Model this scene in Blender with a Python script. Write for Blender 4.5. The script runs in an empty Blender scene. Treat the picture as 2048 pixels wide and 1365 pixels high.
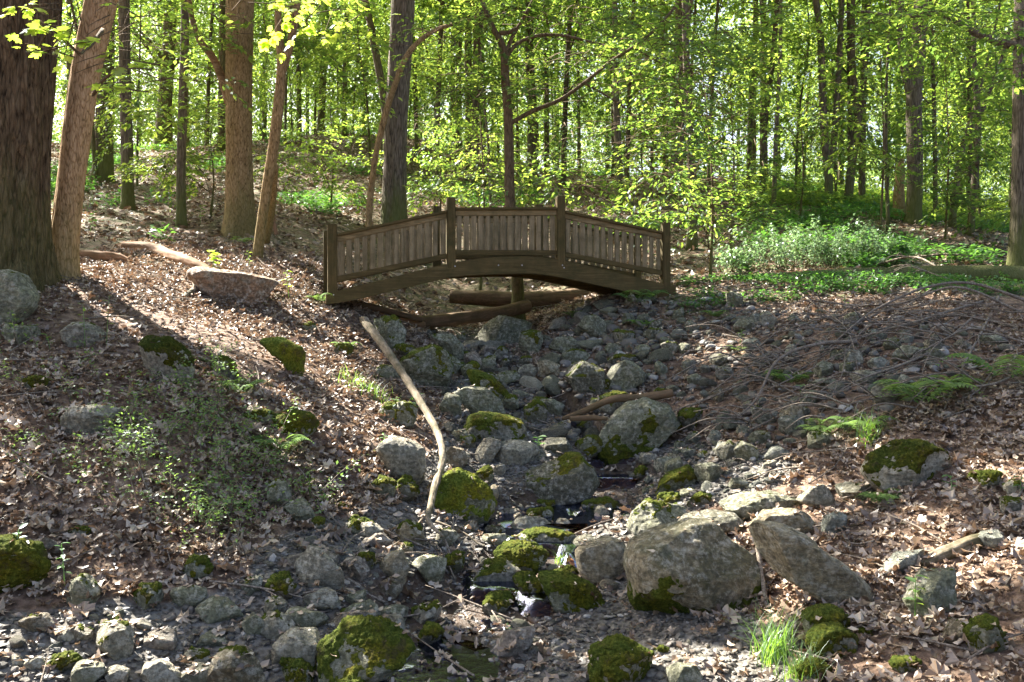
import bpy, math, random
import numpy as np
from mathutils import Vector

random.seed(7)
RNG = np.random.default_rng(7)
scene = bpy.context.scene
C = bpy.context.collection

# ------------------------------------------------------------------ camera
F = 1820.0            # focal length in photo pixels (photo is 2048 wide)
CX, HY = 1024.0, 620.0  # image column of the centre, image row of the horizon
cam_data = bpy.data.cameras.new('camera')
cam = bpy.data.objects.new('camera', cam_data)
C.objects.link(cam)
cam_data.sensor_width = 36.0
cam_data.lens = 36.0 * F / 2048.0
cam.location = (0, 0, 0)
cam.rotation_euler = (math.radians(90), 0, 0)
cam_data.shift_y = -62.5 / 2048.0
cam_data.clip_start = 0.05
cam_data.clip_end = 600
scene.camera = cam

# ------------------------------------------------------------------ light
SUN_EL = math.radians(43)
SUN_AZ = math.radians(-48)      # measured from +Y towards +X
S = np.array([math.sin(SUN_AZ) * math.cos(SUN_EL), math.cos(SUN_AZ) * math.cos(SUN_EL), math.sin(SUN_EL)])
world = bpy.data.worlds.new('World')
scene.world = world
world.use_nodes = True
nt = world.node_tree
nt.nodes.clear()
sky = nt.nodes.new('ShaderNodeTexSky')
sky.sky_type = 'NISHITA'
sky.sun_disc = False
sky.sun_elevation = SUN_EL
sky.sun_rotation = SUN_AZ
sky.air_density = 0.7
sky.dust_density = 5.0
sky.ozone_density = 0.3
bg = nt.nodes.new('ShaderNodeBackground')
bg.inputs['Strength'].default_value = 0.072
wo = nt.nodes.new('ShaderNodeOutputWorld')
nt.links.new(sky.outputs[0], bg.inputs[0])
nt.links.new(bg.outputs[0], wo.inputs[0])
sl = bpy.data.lights.new('sun', 'SUN')
sl.energy = 5.0
sl.angle = math.radians(0.53)
sl.color = (1.0, 0.95, 0.86)
sun = bpy.data.objects.new('sun', sl)
C.objects.link(sun)
sun.rotation_euler = Vector(S).to_track_quat('Z', 'Y').to_euler()
scene.view_settings.view_transform = 'Standard'
scene.view_settings.look = 'None'
scene.view_settings.gamma = 1
scene.view_settings.exposure = 2.95
scene.cycles.max_bounces = 6
scene.cycles.diffuse_bounces = 3
scene.cycles.glossy_bounces = 2
scene.cycles.transmission_bounces = 4
scene.cycles.transparent_max_bounces = 6
scene.cycles.sample_clamp_indirect = 6

# ------------------------------------------------------------------ helpers
def W(px, py, Y):
    """world point seen at photo pixel (px,py) at depth Y"""
    return np.array([(px - CX) * Y / F, Y, -(py - HY) * Y / F])

def hash3(ix, iy, iz, seed):
    h = (ix.astype(np.int64) * 374761393 + iy.astype(np.int64) * 668265263 + iz.astype(np.int64) * 2147483647 + seed * 974634777)
    h = (h ^ (h >> 13)) * 1274126177
    h = h ^ (h >> 16)
    return (h & 0xFFFFFF).astype(np.float64) / 0xFFFFFF

def vnoise(p, seed=0):
    """value noise in [-1,1] for points n x 3"""
    i = np.floor(p).astype(np.int64)
    f = p - i
    f = f * f * (3 - 2 * f)
    r = 0
    for a in (0, 1):
        wx = f[:, 0] if a else 1 - f[:, 0]
        for b in (0, 1):
            wy = f[:, 1] if b else 1 - f[:, 1]
            for c in (0, 1):
                wz = f[:, 2] if c else 1 - f[:, 2]
                r = r + wx * wy * wz * hash3(i[:, 0] + a, i[:, 1] + b, i[:, 2] + c, seed)
    return r * 2 - 1

def fbm(p, octaves=4, seed=0, gain=0.5):
    r = 0
    a = 1.0
    t = 0
    for o in range(octaves):
        r = r + a * vnoise(p * (2.03 ** o) + 13.7 * o, seed + o)
        t += a
        a *= gain
    return r / t

def mesh_obj(name, verts, faces, mat, parent=None, smooth=True, uv=None):
    """verts n x 3 ndarray, faces m x k ndarray (one polygon size) or list of such arrays"""
    me = bpy.data.meshes.new(name)
    verts = np.asarray(verts, dtype=np.float32)
    if not isinstance(faces, list):
        faces = [faces]
    faces = [np.asarray(f, dtype=np.int32) for f in faces if len(f)]
    nl = sum(f.size for f in faces)
    npoly = sum(len(f) for f in faces)
    me.vertices.add(len(verts))
    me.vertices.foreach_set('co', verts.ravel())
    me.loops.add(nl)
    me.loops.foreach_set('vertex_index', np.concatenate([f.ravel() for f in faces]))
    me.polygons.add(npoly)
    sizes = np.concatenate([np.full(len(f), f.shape[1], dtype=np.int32) for f in faces])
    starts = np.concatenate([[0], np.cumsum(sizes)[:-1]]).astype(np.int32)
    me.polygons.foreach_set('loop_start', starts)
    me.polygons.foreach_set('use_smooth', np.full(npoly, smooth, dtype=bool))
    me.update(calc_edges=True)
    me.validate()
    if mat is not None:
        me.materials.append(mat)
    o = bpy.data.objects.new(name, me)
    C.objects.link(o)
    if parent is not None:
        o.parent = parent
    return o

def tag(o, label=None, cat=None, group=None, kind=None):
    if label: o['label'] = label
    if cat: o['category'] = cat
    if group: o['group'] = group
    if kind: o['kind'] = kind
    return o

def empty(name, loc=(0, 0, 0), rz=0.0):
    o = bpy.data.objects.new(name, None)
    o.empty_display_size = 0.1
    C.objects.link(o)
    o.location = [float(v) for v in loc]
    o.rotation_euler = (0, 0, rz)
    return o

def copy_tree(o, parent=None):
    c = o.copy()
    C.objects.link(c)
    if parent is not None:
        c.parent = parent
    for ch in [k for k in KIDS.get(o.name, [])]:
        copy_tree(ch, c)
    return c
KIDS = {}

# ------------------------------------------------------------------ node materials
class NM:
    def __init__(s, name):
        s.m = bpy.data.materials.new(name)
        s.m.use_nodes = True
        s.t = s.m.node_tree
        s.t.nodes.clear()
        s.out = s.n('ShaderNodeOutputMaterial')
    def n(s, typ, **kw):
        nd = s.t.nodes.new(typ)
        for k, v in kw.items():
            setattr(nd, k, v)
        return nd
    def link(s, a, b):
        s.t.links.new(a, b)
    def set(s, sock, v):
        if hasattr(v, 'is_output') or hasattr(v, 'links'):
            s.link(v, sock)
        elif isinstance(v, tuple) and len(v) == 3 and len(sock.default_value) == 4:
            sock.default_value = (*v, 1)
        else:
            sock.default_value = v
    def coord(s, kind='Object', scale=(1, 1, 1)):
        tc = s.n('ShaderNodeTexCoord')
        mp = s.n('ShaderNodeMapping')
        s.link(tc.outputs[kind], mp.inputs['Vector'])
        mp.inputs['Scale'].default_value = scale
        return mp.outputs[0]
    def noise(s, vec, scale, detail=4, rough=0.55, dist=0.0):
        nd = s.n('ShaderNodeTexNoise')
        s.link(vec, nd.inputs['Vector'])
        nd.inputs['Scale'].default_value = scale
        nd.inputs['Detail'].default_value = detail
        nd.inputs['Roughness'].default_value = rough
        nd.inputs['Distortion'].default_value = dist
        return nd.outputs['Fac']
    def voro(s, vec, scale, feature='F1'):
        nd = s.n('ShaderNodeTexVoronoi')
        nd.feature = feature
        s.link(vec, nd.inputs['Vector'])
        nd.inputs['Scale'].default_value = scale
        return nd.outputs['Distance']
    def ramp(s, fac, stops):
        nd = s.n('ShaderNodeValToRGB')
        s.set(nd.inputs[0], fac)
        cr = nd.color_ramp
        while len(cr.elements) < len(stops):
            cr.elements.new(0.5)
        for e, (p, c) in zip(cr.elements, stops):
            e.position = p
            e.color = (*c, 1) if len(c) == 3 else c
        return nd.outputs[0]
    def fr(s, fac, a, b, c=0.0, d=1.0):
        nd = s.n('ShaderNodeMapRange')
        s.set(nd.inputs[0], fac)
        for i, v in enumerate((a, b, c, d)):
            nd.inputs[i + 1].default_value = v
        return nd.outputs[0]
    def mix(s, fac, a, b, mode='MIX'):
        nd = s.n('ShaderNodeMix', data_type='RGBA', blend_type=mode)
        s.set(nd.inputs[0], fac)
        s.set(nd.inputs[6], a)
        s.set(nd.inputs[7], b)
        return nd.outputs[2]
    def math(s, op, a, b=0.0):
        nd = s.n('ShaderNodeMath', operation=op)
        s.set(nd.inputs[0], a)
        s.set(nd.inputs[1], b)
        return nd.outputs[0]
    def bump(s, h, strength=0.5, dist=0.02, prev=None):
        nd = s.n('ShaderNodeBump')
        s.set(nd.inputs['Height'], h)
        nd.inputs['Strength'].default_value = strength
        nd.inputs['Distance'].default_value = dist
        if prev is not None:
            s.link(prev, nd.inputs['Normal'])
        return nd.outputs[0]
    def island(s):
        return s.n('ShaderNodeNewGeometry').outputs['Random Per Island']
    def objrand(s):
        return s.n('ShaderNodeObjectInfo').outputs['Random']
    def surf(s, col, rough=0.9, bump=None, spec=0.3):
        p = s.n('ShaderNodeBsdfPrincipled')
        s.set(p.inputs['Base Color'], col)
        s.set(p.inputs['Roughness'], rough)
        s.set(p.inputs['Specular IOR Level'], spec)
        if bump is not None:
            s.link(bump, p.inputs['Normal'])
        s.link(p.outputs[0], s.out.inputs[0])
        return s.m

def mat_leaf(name, stops, tr_stops, mixf=0.5, gloss=0.06, rnd='island'):
    m = NM(name)
    r = m.island()
    ob = m.objrand()
    r2 = m.math('ADD', m.math('MULTIPLY', r, 0.75), m.math('MULTIPLY', ob, 0.25))
    d = m.n('ShaderNodeBsdfDiffuse')
    m.link(m.ramp(r2, stops), d.inputs[0])
    t = m.n('ShaderNodeBsdfTranslucent')
    m.link(m.ramp(r2, tr_stops), t.inputs[0])
    mx = m.n('ShaderNodeMixShader')
    mx.inputs[0].default_value = mixf
    m.link(d.outputs[0], mx.inputs[1])
    m.link(t.outputs[0], mx.inputs[2])
    g = m.n('ShaderNodeBsdfGlossy')
    g.inputs['Roughness'].default_value = 0.45
    g.inputs['Color'].default_value = (0.9, 0.95, 1, 1)
    mx2 = m.n('ShaderNodeMixShader')
    mx2.inputs[0].default_value = gloss
    m.link(mx.outputs[0], mx2.inputs[1])
    m.link(g.outputs[0], mx2.inputs[2])
    m.link(mx2.outputs[0], m.out.inputs[0])
    return m.m

M = {}
GR = [(0.0, (0.035, 0.08, 0.022)), (0.45, (0.055, 0.12, 0.028)), (0.8, (0.08, 0.15, 0.032)), (1.0, (0.12, 0.18, 0.045))]
GT = [(0.0, (0.13, 0.25, 0.04)), (0.45, (0.26, 0.39, 0.05)), (0.8, (0.42, 0.54, 0.07)), (1.0, (0.62, 0.68, 0.12))]
M['leaf'] = mat_leaf('tree_leaves', GR, GT, 0.6, 0.05)
M['leaf_far_lit'] = mat_leaf('far_tree_leaves_sunlit', [(0, (0.05, 0.12, 0.02)), (1, (0.12, 0.19, 0.03))], [(0, (0.22, 0.38, 0.08)), (1, (0.58, 0.7, 0.18))], 0.6, 0.04)  # brighter leaf copy: open sunlight beyond the wood put into the colour
M['leaf_yel'] = mat_leaf('maple_leaves', [(0, (0.10, 0.15, 0.02)), (1, (0.16, 0.18, 0.03))], [(0, (0.42, 0.66, 0.05)), (1, (0.66, 0.76, 0.1))], 0.62, 0.05)
M['leaf_low'] = mat_leaf('undergrowth_leaves', [(0.0, (0.035, 0.09, 0.025)), (0.6, (0.07, 0.15, 0.035)), (1.0, (0.13, 0.21, 0.06))],
                         [(0.0, (0.10, 0.28, 0.03)), (0.6, (0.16, 0.38, 0.05)), (1.0, (0.3, 0.5, 0.07))], 0.4, 0.06)
M['leaf_wisp'] = mat_leaf('wispy_leaves', [(0.0, (0.07, 0.13, 0.035)), (1.0, (0.15, 0.22, 0.07))], [(0.0, (0.2, 0.36, 0.06)), (1.0, (0.34, 0.5, 0.1))], 0.4, 0.03)
M['leaf_bush'] = mat_leaf('pale_bush_leaves', [(0.0, (0.09, 0.17, 0.07)), (1.0, (0.22, 0.30, 0.16))],
                          [(0.0, (0.16, 0.3, 0.1)), (1.0, (0.35, 0.5, 0.2))], 0.4, 0.08)
M['grass'] = mat_leaf('grass_blades', [(0.0, (0.06, 0.14, 0.02)), (1.0, (0.13, 0.22, 0.04))],
                      [(0.0, (0.2, 0.42, 0.03)), (1.0, (0.4, 0.6, 0.06))], 0.45, 0.08)
M['litter'] = mat_leaf('dry_leaves', [(0.0, (0.055, 0.034, 0.02)), (0.25, (0.15, 0.098, 0.058)), (0.5, (0.28, 0.2, 0.13)), (0.75, (0.41, 0.32, 0.225)), (1.0, (0.60, 0.50, 0.38))],
                       [(0.0, (0.10, 0.045, 0.02)), (0.5, (0.24, 0.13, 0.07)), (1.0, (0.34, 0.24, 0.15))], 0.15, 0.06)

def mk_ground():
    m = NM('forest_floor')
    v = m.coord('Object')
    n1 = m.noise(v, 38, 5, 0.7)
    n2 = m.voro(v, 16)
    n3 = m.noise(v, 1.3, 3)
    litter = m.ramp(m.math('ADD', m.math('MULTIPLY', n1, 0.7), m.math('MULTIPLY', n2, 0.45)),
                    [(0.25, (0.03, 0.018, 0.011)), (0.45, (0.10, 0.06, 0.038)), (0.62, (0.21, 0.135, 0.09)), (0.8, (0.33, 0.235, 0.165))])
    a = m.n('ShaderNodeAttribute', attribute_name='bed')
    n4 = m.voro(v, 34)
    bed = m.ramp(m.math('ADD', m.math('MULTIPLY', n4, 0.9), m.math('MULTIPLY', n1, 0.4)),
                 [(0.2, (0.025, 0.02, 0.016)), (0.5, (0.09, 0.078, 0.062)), (0.8, (0.2, 0.185, 0.16))])
    g = m.n('ShaderNodeAttribute', attribute_name='green')
    col = m.mix(a.outputs['Fac'], litter, bed)
    gf = m.math('MULTIPLY', g.outputs['Fac'], m.fr(m.noise(v, 5, 4, 0.7), 0.42, 0.58))
    col = m.mix(gf, col, m.ramp(n1, [(0.3, (0.03, 0.05, 0.012)), (0.7, (0.08, 0.13, 0.03))]))
    col = m.mix(m.fr(n3, 0.4, 0.7, 0.0, 0.35), col, (0.05, 0.035, 0.02))
    wt = m.n('ShaderNodeAttribute', attribute_name='wet')
    col = m.mix(m.math('MULTIPLY', wt.outputs['Fac'], 0.8), col, (0.055, 0.03, 0.015))
    b = m.bump(n1, 0.9, 0.03)
    b = m.bump(n2, 0.6, 0.03, b)
    return m.surf(col, m.fr(wt.outputs['Fac'], 0, 1, 0.9, 0.35), b, 0.3)
M['ground'] = mk_ground()

def mk_rock(name='rock_stone'):
    m = NM(name)
    v = m.coord('Object')
    oi = m.n('ShaderNodeObjectInfo')
    n1 = m.noise(v, 6, 6, 0.65)
    n2 = m.noise(v, 45, 4, 0.7)
    st = m.noise(m.coord('Object', (3, 3, 14)), 3.2, 5, 0.7, 0.4)
    base = m.ramp(m.math('ADD', m.math('MULTIPLY', n1, 0.6), m.math('MULTIPLY', st, 0.4)),
                  [(0.32, (0.13, 0.118, 0.085)), (0.46, (0.36, 0.33, 0.25)), (0.62, (0.72, 0.66, 0.52))])
    col = m.mix(1.0, base, oi.outputs['Color'], 'MULTIPLY')
    # lichen: pale and dark blotches
    l1 = m.fr(m.noise(v, 9, 5, 0.7, 0.3), 0.56, 0.64)
    col = m.mix(m.math('MULTIPLY', l1, 0.6), col, (0.44, 0.45, 0.35))
    l2 = m.fr(m.noise(m.coord('Object', (1.1, 1.3, 1.2)), 13, 5, 0.75), 0.57, 0.62)
    col = m.mix(m.math('MULTIPLY', l2, 0.4), col, (0.045, 0.045, 0.035))
    # green algae film
    geo = m.n('ShaderNodeNewGeometry')
    sep = m.n('ShaderNodeSeparateXYZ')
    m.link(geo.outputs['Normal'], sep.inputs[0])
    up = m.fr(sep.outputs[2], -0.4, 0.9)
    al = m.math('MULTIPLY', m.fr(m.math('ADD', m.noise(v, 4, 5, 0.7), m.math('MULTIPLY', up, 0.12)), 0.46, 0.64), oi.outputs['Alpha'])
    col = m.mix(m.math('MULTIPLY', al, 0.85), col, (0.085, 0.09, 0.022))
    col = m.mix(m.fr(n2, 0.36, 0.6, 0.6, 0.0), col, (0.03, 0.029, 0.022))
    n5 = m.noise(v, 22, 5, 0.8)
    col = m.mix(m.fr(n5, 0.5, 0.64, 0.0, 0.6), col, (0.68, 0.64, 0.53))
    col = m.mix(m.fr(m.noise(v, 2.6, 5, 0.75), 0.5, 0.62, 0, 0.35), col, (0.06, 0.055, 0.04))
    wv = m.n('ShaderNodeMix', data_type='VECTOR')
    m.link(v, wv.inputs[4])
    nz = m.n('ShaderNodeTexNoise'); m.link(v, nz.inputs['Vector']); nz.inputs['Scale'].default_value = 5
    m.link(nz.outputs['Color'], wv.inputs[5]); wv.inputs[0].default_value = 0.3
    ck = m.fr(m.voro(wv.outputs[1], 3.0, 'DISTANCE_TO_EDGE'), 0.0, 0.012)
    col = m.mix(m.math('MULTIPLY', m.math('SUBTRACT', 1.0, ck), 0.12), col, (0.03, 0.028, 0.02))
    b = m.bump(m.noise(v, 14, 8, 0.8), 1.0, 0.06)
    b = m.bump(n2, 0.8, 0.01, b)
    b = m.bump(st, 0.7, 0.03, b)
    b = m.bump(ck, 0.25, 0.01, b)
    return m.surf(col, m.fr(n1, 0.3, 0.7, 0.6, 0.9), b, 0.35)
M['rock'] = mk_rock()

def mk_moss():
    m = NM('moss')
    v = m.coord('Object')
    n1 = m.noise(v, 70, 4, 0.8)
    n2 = m.noise(v, 5, 4, 0.6)
    col = m.ramp(n1, [(0.3, (0.026, 0.038, 0.006)), (0.5, (0.085, 0.112, 0.016)), (0.72, (0.21, 0.235, 0.045))])
    col = m.mix(m.fr(n2, 0.42, 0.62), col, m.mix(1.0, col, (1.3, 0.95, 0.5), 'MULTIPLY'))
    oi = m.n('ShaderNodeObjectInfo')
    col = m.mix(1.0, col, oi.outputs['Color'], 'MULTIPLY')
    col = m.mix(m.fr(m.noise(v, 11, 5, 0.75), 0.54, 0.64, 0, 0.75), col, (0.075, 0.058, 0.03))
    b = m.bump(n1, 1.0, 0.03)
    b = m.bump(m.noise(v, 160, 3, 0.8), 0.8, 0.01, b)
    p = m.surf(col, 0.95, b, 0.1)
    return p
M['moss'] = mk_moss()

def mk_gravel():
    m = NM('gravel_stones')
    r = m.island()
    v = m.coord('Object')
    col = m.ramp(r, [(0.0, (0.04, 0.034, 0.026)), (0.3, (0.09, 0.08, 0.065)), (0.55, (0.17, 0.155, 0.13)), (0.75, (0.13, 0.10, 0.075)), (0.9, (0.28, 0.26, 0.23)), (1.0, (0.46, 0.43, 0.38))])
    n = m.noise(v, 60, 4, 0.7)
    col = m.mix(m.fr(n, 0.4, 0.7, 0.5, 0.0), col, (0.06, 0.055, 0.045))
    return m.surf(col, 0.6, m.bump(n, 0.5, 0.01), 0.4)
M['gravel'] = mk_gravel()

def mk_bark(name, dark, mid, light, sc=16.0, moss=0.0, vs=0.16, depth=0.03):
    m = NM(name)
    v = m.coord('Object', (1, 1, vs))
    n1 = m.noise(v, sc, 5, 0.65, 0.6)
    v2 = m.voro(m.coord('Object', (1, 1, vs * 0.8)), sc * 1.3, 'DISTANCE_TO_EDGE')
    n0 = m.noise(m.coord('Object', (1, 1, vs * .5)), sc * 2.2, 4, 0.6, 1.5)
    h = m.math('ADD', m.math('ADD', m.math('MULTIPLY', n1, 0.45), m.math('MULTIPLY', n0, 0.45)), m.math('MULTIPLY', m.fr(v2, 0.0, 0.2), 0.12))
    col = m.ramp(h, [(0.36, dark), (0.52, mid), (0.75, light)])
    n2 = m.noise(m.coord('Object', (1, 1, 0.6)), 1.6, 4, 0.7)
    col = m.mix(m.fr(n2, 0.5, 0.7, 0, 0.5), col, tuple(c * 0.55 for c in mid))
    if moss:
        n3 = m.noise(v, 3.5, 4, 0.7)
        sx = m.n('ShaderNodeSeparateXYZ')
        tc = m.n('ShaderNodeTexCoord')
        m.link(tc.outputs['Object'], sx.inputs[0])
        low = m.fr(sx.outputs[2], 0.1, 1.3, 0.35, 0.0)
        mf = m.fr(m.math('ADD', n3, low), 0.62 - 0.1 * moss, 0.8)
        col = m.mix(m.math('MULTIPLY', mf, moss), col, (0.10, 0.12, 0.025))
    b = m.bump(h, 1.0, depth)
    b = m.bump(m.noise(m.coord('Object', (1, 1, 0.5)), sc * 5, 4, 0.7), 0.6, 0.008, b)
    return m.surf(col, 0.92, b, 0.15)
M['bark_oak'] = mk_bark('bark_ridged_dark', (0.02, 0.012, 0.006), (0.13, 0.086, 0.045), (0.27, 0.19, 0.11), 24, 0.3, 0.2, 0.06)
M['bark_brown'] = mk_bark('bark_brown', (0.06, 0.035, 0.014), (0.28, 0.185, 0.085), (0.47, 0.34, 0.18), 34, 0.35, 0.3, 0.03)
M['bark_bounce_lit'] = mk_bark('bark_light_brown_bounce_lit', (0.11, 0.062, 0.026), (0.44, 0.28, 0.14), (0.66, 0.47, 0.28), 34, 0.35, 0.3, 0.03)  # lighter brown bark, raised further to carry light bounced off the ground
M['bark_grey'] = mk_bark('bark_grey', (0.03, 0.024, 0.018), (0.13, 0.105, 0.075), (0.26, 0.215, 0.165), 24, 0.7, 0.17, 0.03)
M['bark_thin'] = mk_bark('bark_smooth', (0.045, 0.03, 0.018), (0.115, 0.08, 0.045), (0.19, 0.145, 0.09), 20, 0.5, 0.4, 0.01)
M['bark_dark'] = mk_bark('bark_background', (0.035, 0.027, 0.019), (0.11, 0.086, 0.06), (0.22, 0.18, 0.13), 18, 0.6, 0.25, 0.02)
M['twig'] = mk_bark('dead_twig', (0.07, 0.055, 0.042), (0.19, 0.155, 0.12), (0.36, 0.31, 0.25), 40, 0.0, 0.6, 0.004)

def mk_wood(name, axis, cols, moss=0.0, sc=30.0):
    """grain runs along local axis 0..2"""
    m = NM(name)
    s3 = [1.0, 1.0, 1.0]
    s3[axis] = 0.06
    v = m.coord('Object', tuple(s3))
    n1 = m.noise(v, sc, 5, 0.7, 1.2)
    n2 = m.noise(v, sc * 4, 3, 0.7)
    h = m.math('ADD', m.math('MULTIPLY', n1, 0.7), m.math('MULTIPLY', n2, 0.3))
    col = m.ramp(h, [(0.3, cols[0]), (0.5, cols[1]), (0.72, cols[2])])
    r = m.objrand()
    col = m.mix(m.math('MULTIPLY', r, 0.5), col, tuple(c * 1.5 for c in cols[1]))
    if moss:
        n3 = m.noise(m.coord('Object'), 5, 5, 0.75)
        col = m.mix(m.math('MULTIPLY', m.fr(n3, 0.42, 0.62), moss), col, (0.035, 0.035, 0.01))
    b = m.bump(h, 0.8, 0.006)
    return m.surf(col, 0.85, b, 0.2)
WD = ((0.02, 0.013, 0.004), (0.078, 0.054, 0.019), (0.17, 0.122, 0.05))
M['wood_x'] = mk_wood('dark_timber_lengthwise', 0, WD, 0.55)
M['wood_z'] = mk_wood('dark_timber_upright', 2, WD, 0.65)
M['wood_bal'] = mk_wood('weathered_slat_timber', 2, ((0.055, 0.04, 0.019), (0.18, 0.136, 0.074), (0.36, 0.285, 0.17)), 0.45)
M['wood_rail'] = mk_wood('weathered_rail_timber', 0, ((0.05, 0.033, 0.013), (0.17, 0.118, 0.053), (0.34, 0.25, 0.13)), 0.45)
M['wood_y'] = mk_wood('deck_timber', 1, WD, 0.3)
M['log_red'] = mk_wood('rotten_red_log', 0, ((0.05, 0.024, 0.012), (0.21, 0.115, 0.06), (0.46, 0.31, 0.2)), 0.5, 18)
M['log_brown'] = mk_wood('barkless_brown_log', 0, ((0.035, 0.02, 0.011), (0.13, 0.08, 0.045), (0.24, 0.16, 0.095)), 0.5, 14)
M['log_grey'] = mk_wood('bleached_driftwood', 0, ((0.05, 0.036, 0.022), (0.21, 0.165, 0.115), (0.44, 0.37, 0.28)), 0.8, 34)

def mk_water():
    m = NM('stream_water')
    v = m.coord('Object')
    b = m.bump(m.noise(v, 14, 4, 0.6, 0.8), 0.2, 0.02)
    b = m.bump(m.noise(m.coord('Object', (1, 0.8, 1)), 60, 2, 0.6), 0.2, 0.006, b)
    tr = m.n('ShaderNodeBsdfTransparent')
    tr.inputs[0].default_value = (0.55, 0.4, 0.27, 1)
    g = m.n('ShaderNodeBsdfGlossy')
    g.inputs['Roughness'].default_value = 0.05
    g.inputs['Color'].default_value = (0.3, 0.33, 0.46, 1)
    m.link(b, g.inputs['Normal'])
    fr = m.n('ShaderNodeFresnel')
    fr.inputs['IOR'].default_value = 1.33
    m.link(b, fr.inputs['Normal'])
    mx = m.n('ShaderNodeMixShader')
    m.link(fr.outputs[0], mx.inputs[0])
    m.link(tr.outputs[0], mx.inputs[1])
    m.link(g.outputs[0], mx.inputs[2])
    m.link(mx.outputs[0], m.out.inputs[0])
    return m.m
M['water'] = mk_water()

# ------------------------------------------------------------------ terrain
CP = []
for col in [
    [(0,1365,3.55),(0,1200,4.0),(0,1000,4.7),(0,850,5.3),(0,700,6.3),(0,600,7.1),(0,560,7.6),(0,500,10),(0,420,14),(0,330,22),(0,290,30)],
    [(400,1365,3.7),(400,1200,4.2),(400,1050,4.75),(400,900,5.3),(400,750,6.3),(400,650,7.4),(400,580,8.6),(400,520,10.2),(400,450,13.5),(400,380,19),(400,300,30)],
    [(640,1365,3.8),(640,1200,4.35),(640,1080,5.0),(640,950,5.6),(640,850,6.2),(640,750,7.2),(640,680,8.2),(640,612,9.0),(660,540,11),(660,450,15),(660,350,24),(660,275,34)],
    [(850,1330,3.95),(850,1180,4.6),(850,1050,5.6),(880,960,6.2),(880,850,7.2),(880,760,8.2),(860,690,9.5),(850,655,10.6),(850,610,12.0),(850,560,13.5),(850,450,17),(850,350,26),(850,280,36)],
    [(1050,1350,3.9),(1050,1200,4.7),(1050,1040,5.9),(1050,900,7.0),(1050,800,7.9),(1050,730,8.9),(1050,680,10),(1050,640,11.2),(1050,585,12.5),(1050,540,14),(1050,450,18),(1050,380,25),(1050,330,34)],
    [(1250,1350,3.85),(1250,1220,4.5),(1250,1080,5.4),(1250,960,6.7),(1250,900,7.3),(1250,800,7.9),(1250,720,8.6),(1250,650,9.4),(1250,605,9.9),(1250,560,12),(1250,500,14.5),(1250,420,20),(1250,360,30)],
    [(1450,1350,3.7),(1450,1220,4.3),(1450,1080,5.1),(1450,960,6.1),(1450,880,6.8),(1450,780,7.6),(1450,700,8.3),(1450,630,9.1),(1450,580,9.9),(1450,555,11.5),(1450,520,13.5),(1450,470,16),(1450,410,22),(1450,370,32)],
    [(1700,1350,3.5),(1700,1200,4.1),(1700,1080,4.7),(1700,980,5.4),(1700,900,5.9),(1700,800,6.6),(1700,700,7.5),(1700,630,8.5),(1700,580,9.6),(1700,555,11.2),(1700,520,13.5),(1700,460,16),(1700,420,22),(1700,400,34)],
    [(2040,1350,3.3),(2040,1200,3.8),(2040,1050,4.4),(2040,900,5.2),(2040,780,6.2),(2040,680,7.4),(2040,610,8.6),(2040,575,10),(2040,530,12.5),(2040,490,15.5),(2040,455,22),(2040,430,34)],
]:
    CP += [W(*c) for c in col]
CP += [np.array(p, float) for p in [(-9, 4, -0.4), (-13, 10, 1.2), (-20, 20, 3.6), (-35, 30, 5.5), (7, 3.5, -0.7), (9, 8, 0.1), (14, 15, 1.3), (25, 25, 2.6),
       (-3, 1, -1.6), (0, 1, -1.72), (3, 1, -1.6), (-8, -8, -1.6), (0, -10, -2.1), (8, -8, -1.6), (-60, 60, 6), (-30, 60, 6.2), (0, 60, 6.5), (25, 60, 4.2),
       (60, 60, 4), (60, 20, 2.5), (-60, 20, 4), (0, 150, 5), (-100, 150, 5), (100, 150, 4), (-60, -40, -1), (60, -40, -1), (0, -60, -3)]]
CP = np.array(CP)

def _s(xy):   # compress far distances so that near detail leads
    y = xy[:, 1] + 6
    return np.stack([xy[:, 0] / np.maximum(y, 1) ** 0.5, 4 * np.log(np.maximum(y, 0.5))], 1)

def _uw(xy):  # coordinates for the spline
    r = np.sqrt(xy[:, 0] ** 2 + xy[:, 1] ** 2)
    k = np.where(r > 12, (12 + 9 * np.log(np.maximum(r, 12) / 12)) / np.maximum(r, 1e-6), 1)
    return xy * k[:, None]

def _tps(r2):
    return 0.5 * r2 * np.log(r2 + 1e-9)
U = _uw(CP[:, :2])
N = len(U)
K = _tps(((U[:, None] - U[None]) ** 2).sum(2)) + np.eye(N) * 0.02
A = np.zeros((N + 3, N + 3))
A[:N, :N] = K
A[:N, N:] = np.c_[np.ones(N), U]
A[N:, :N] = A[:N, N:].T
sol = np.linalg.solve(A, np.r_[CP[:, 2], 0, 0, 0])

def h_raw(xy):
    out = np.empty(len(xy))
    for i in range(0, len(xy), 20000):
        u = _uw(xy[i:i + 20000])
        d = _tps(((u[:, None] - U[None]) ** 2).sum(2))
        out[i:i + 20000] = d @ sol[:N] + np.c_[np.ones(len(u)), u] @ sol[N:]
    return out

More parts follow.
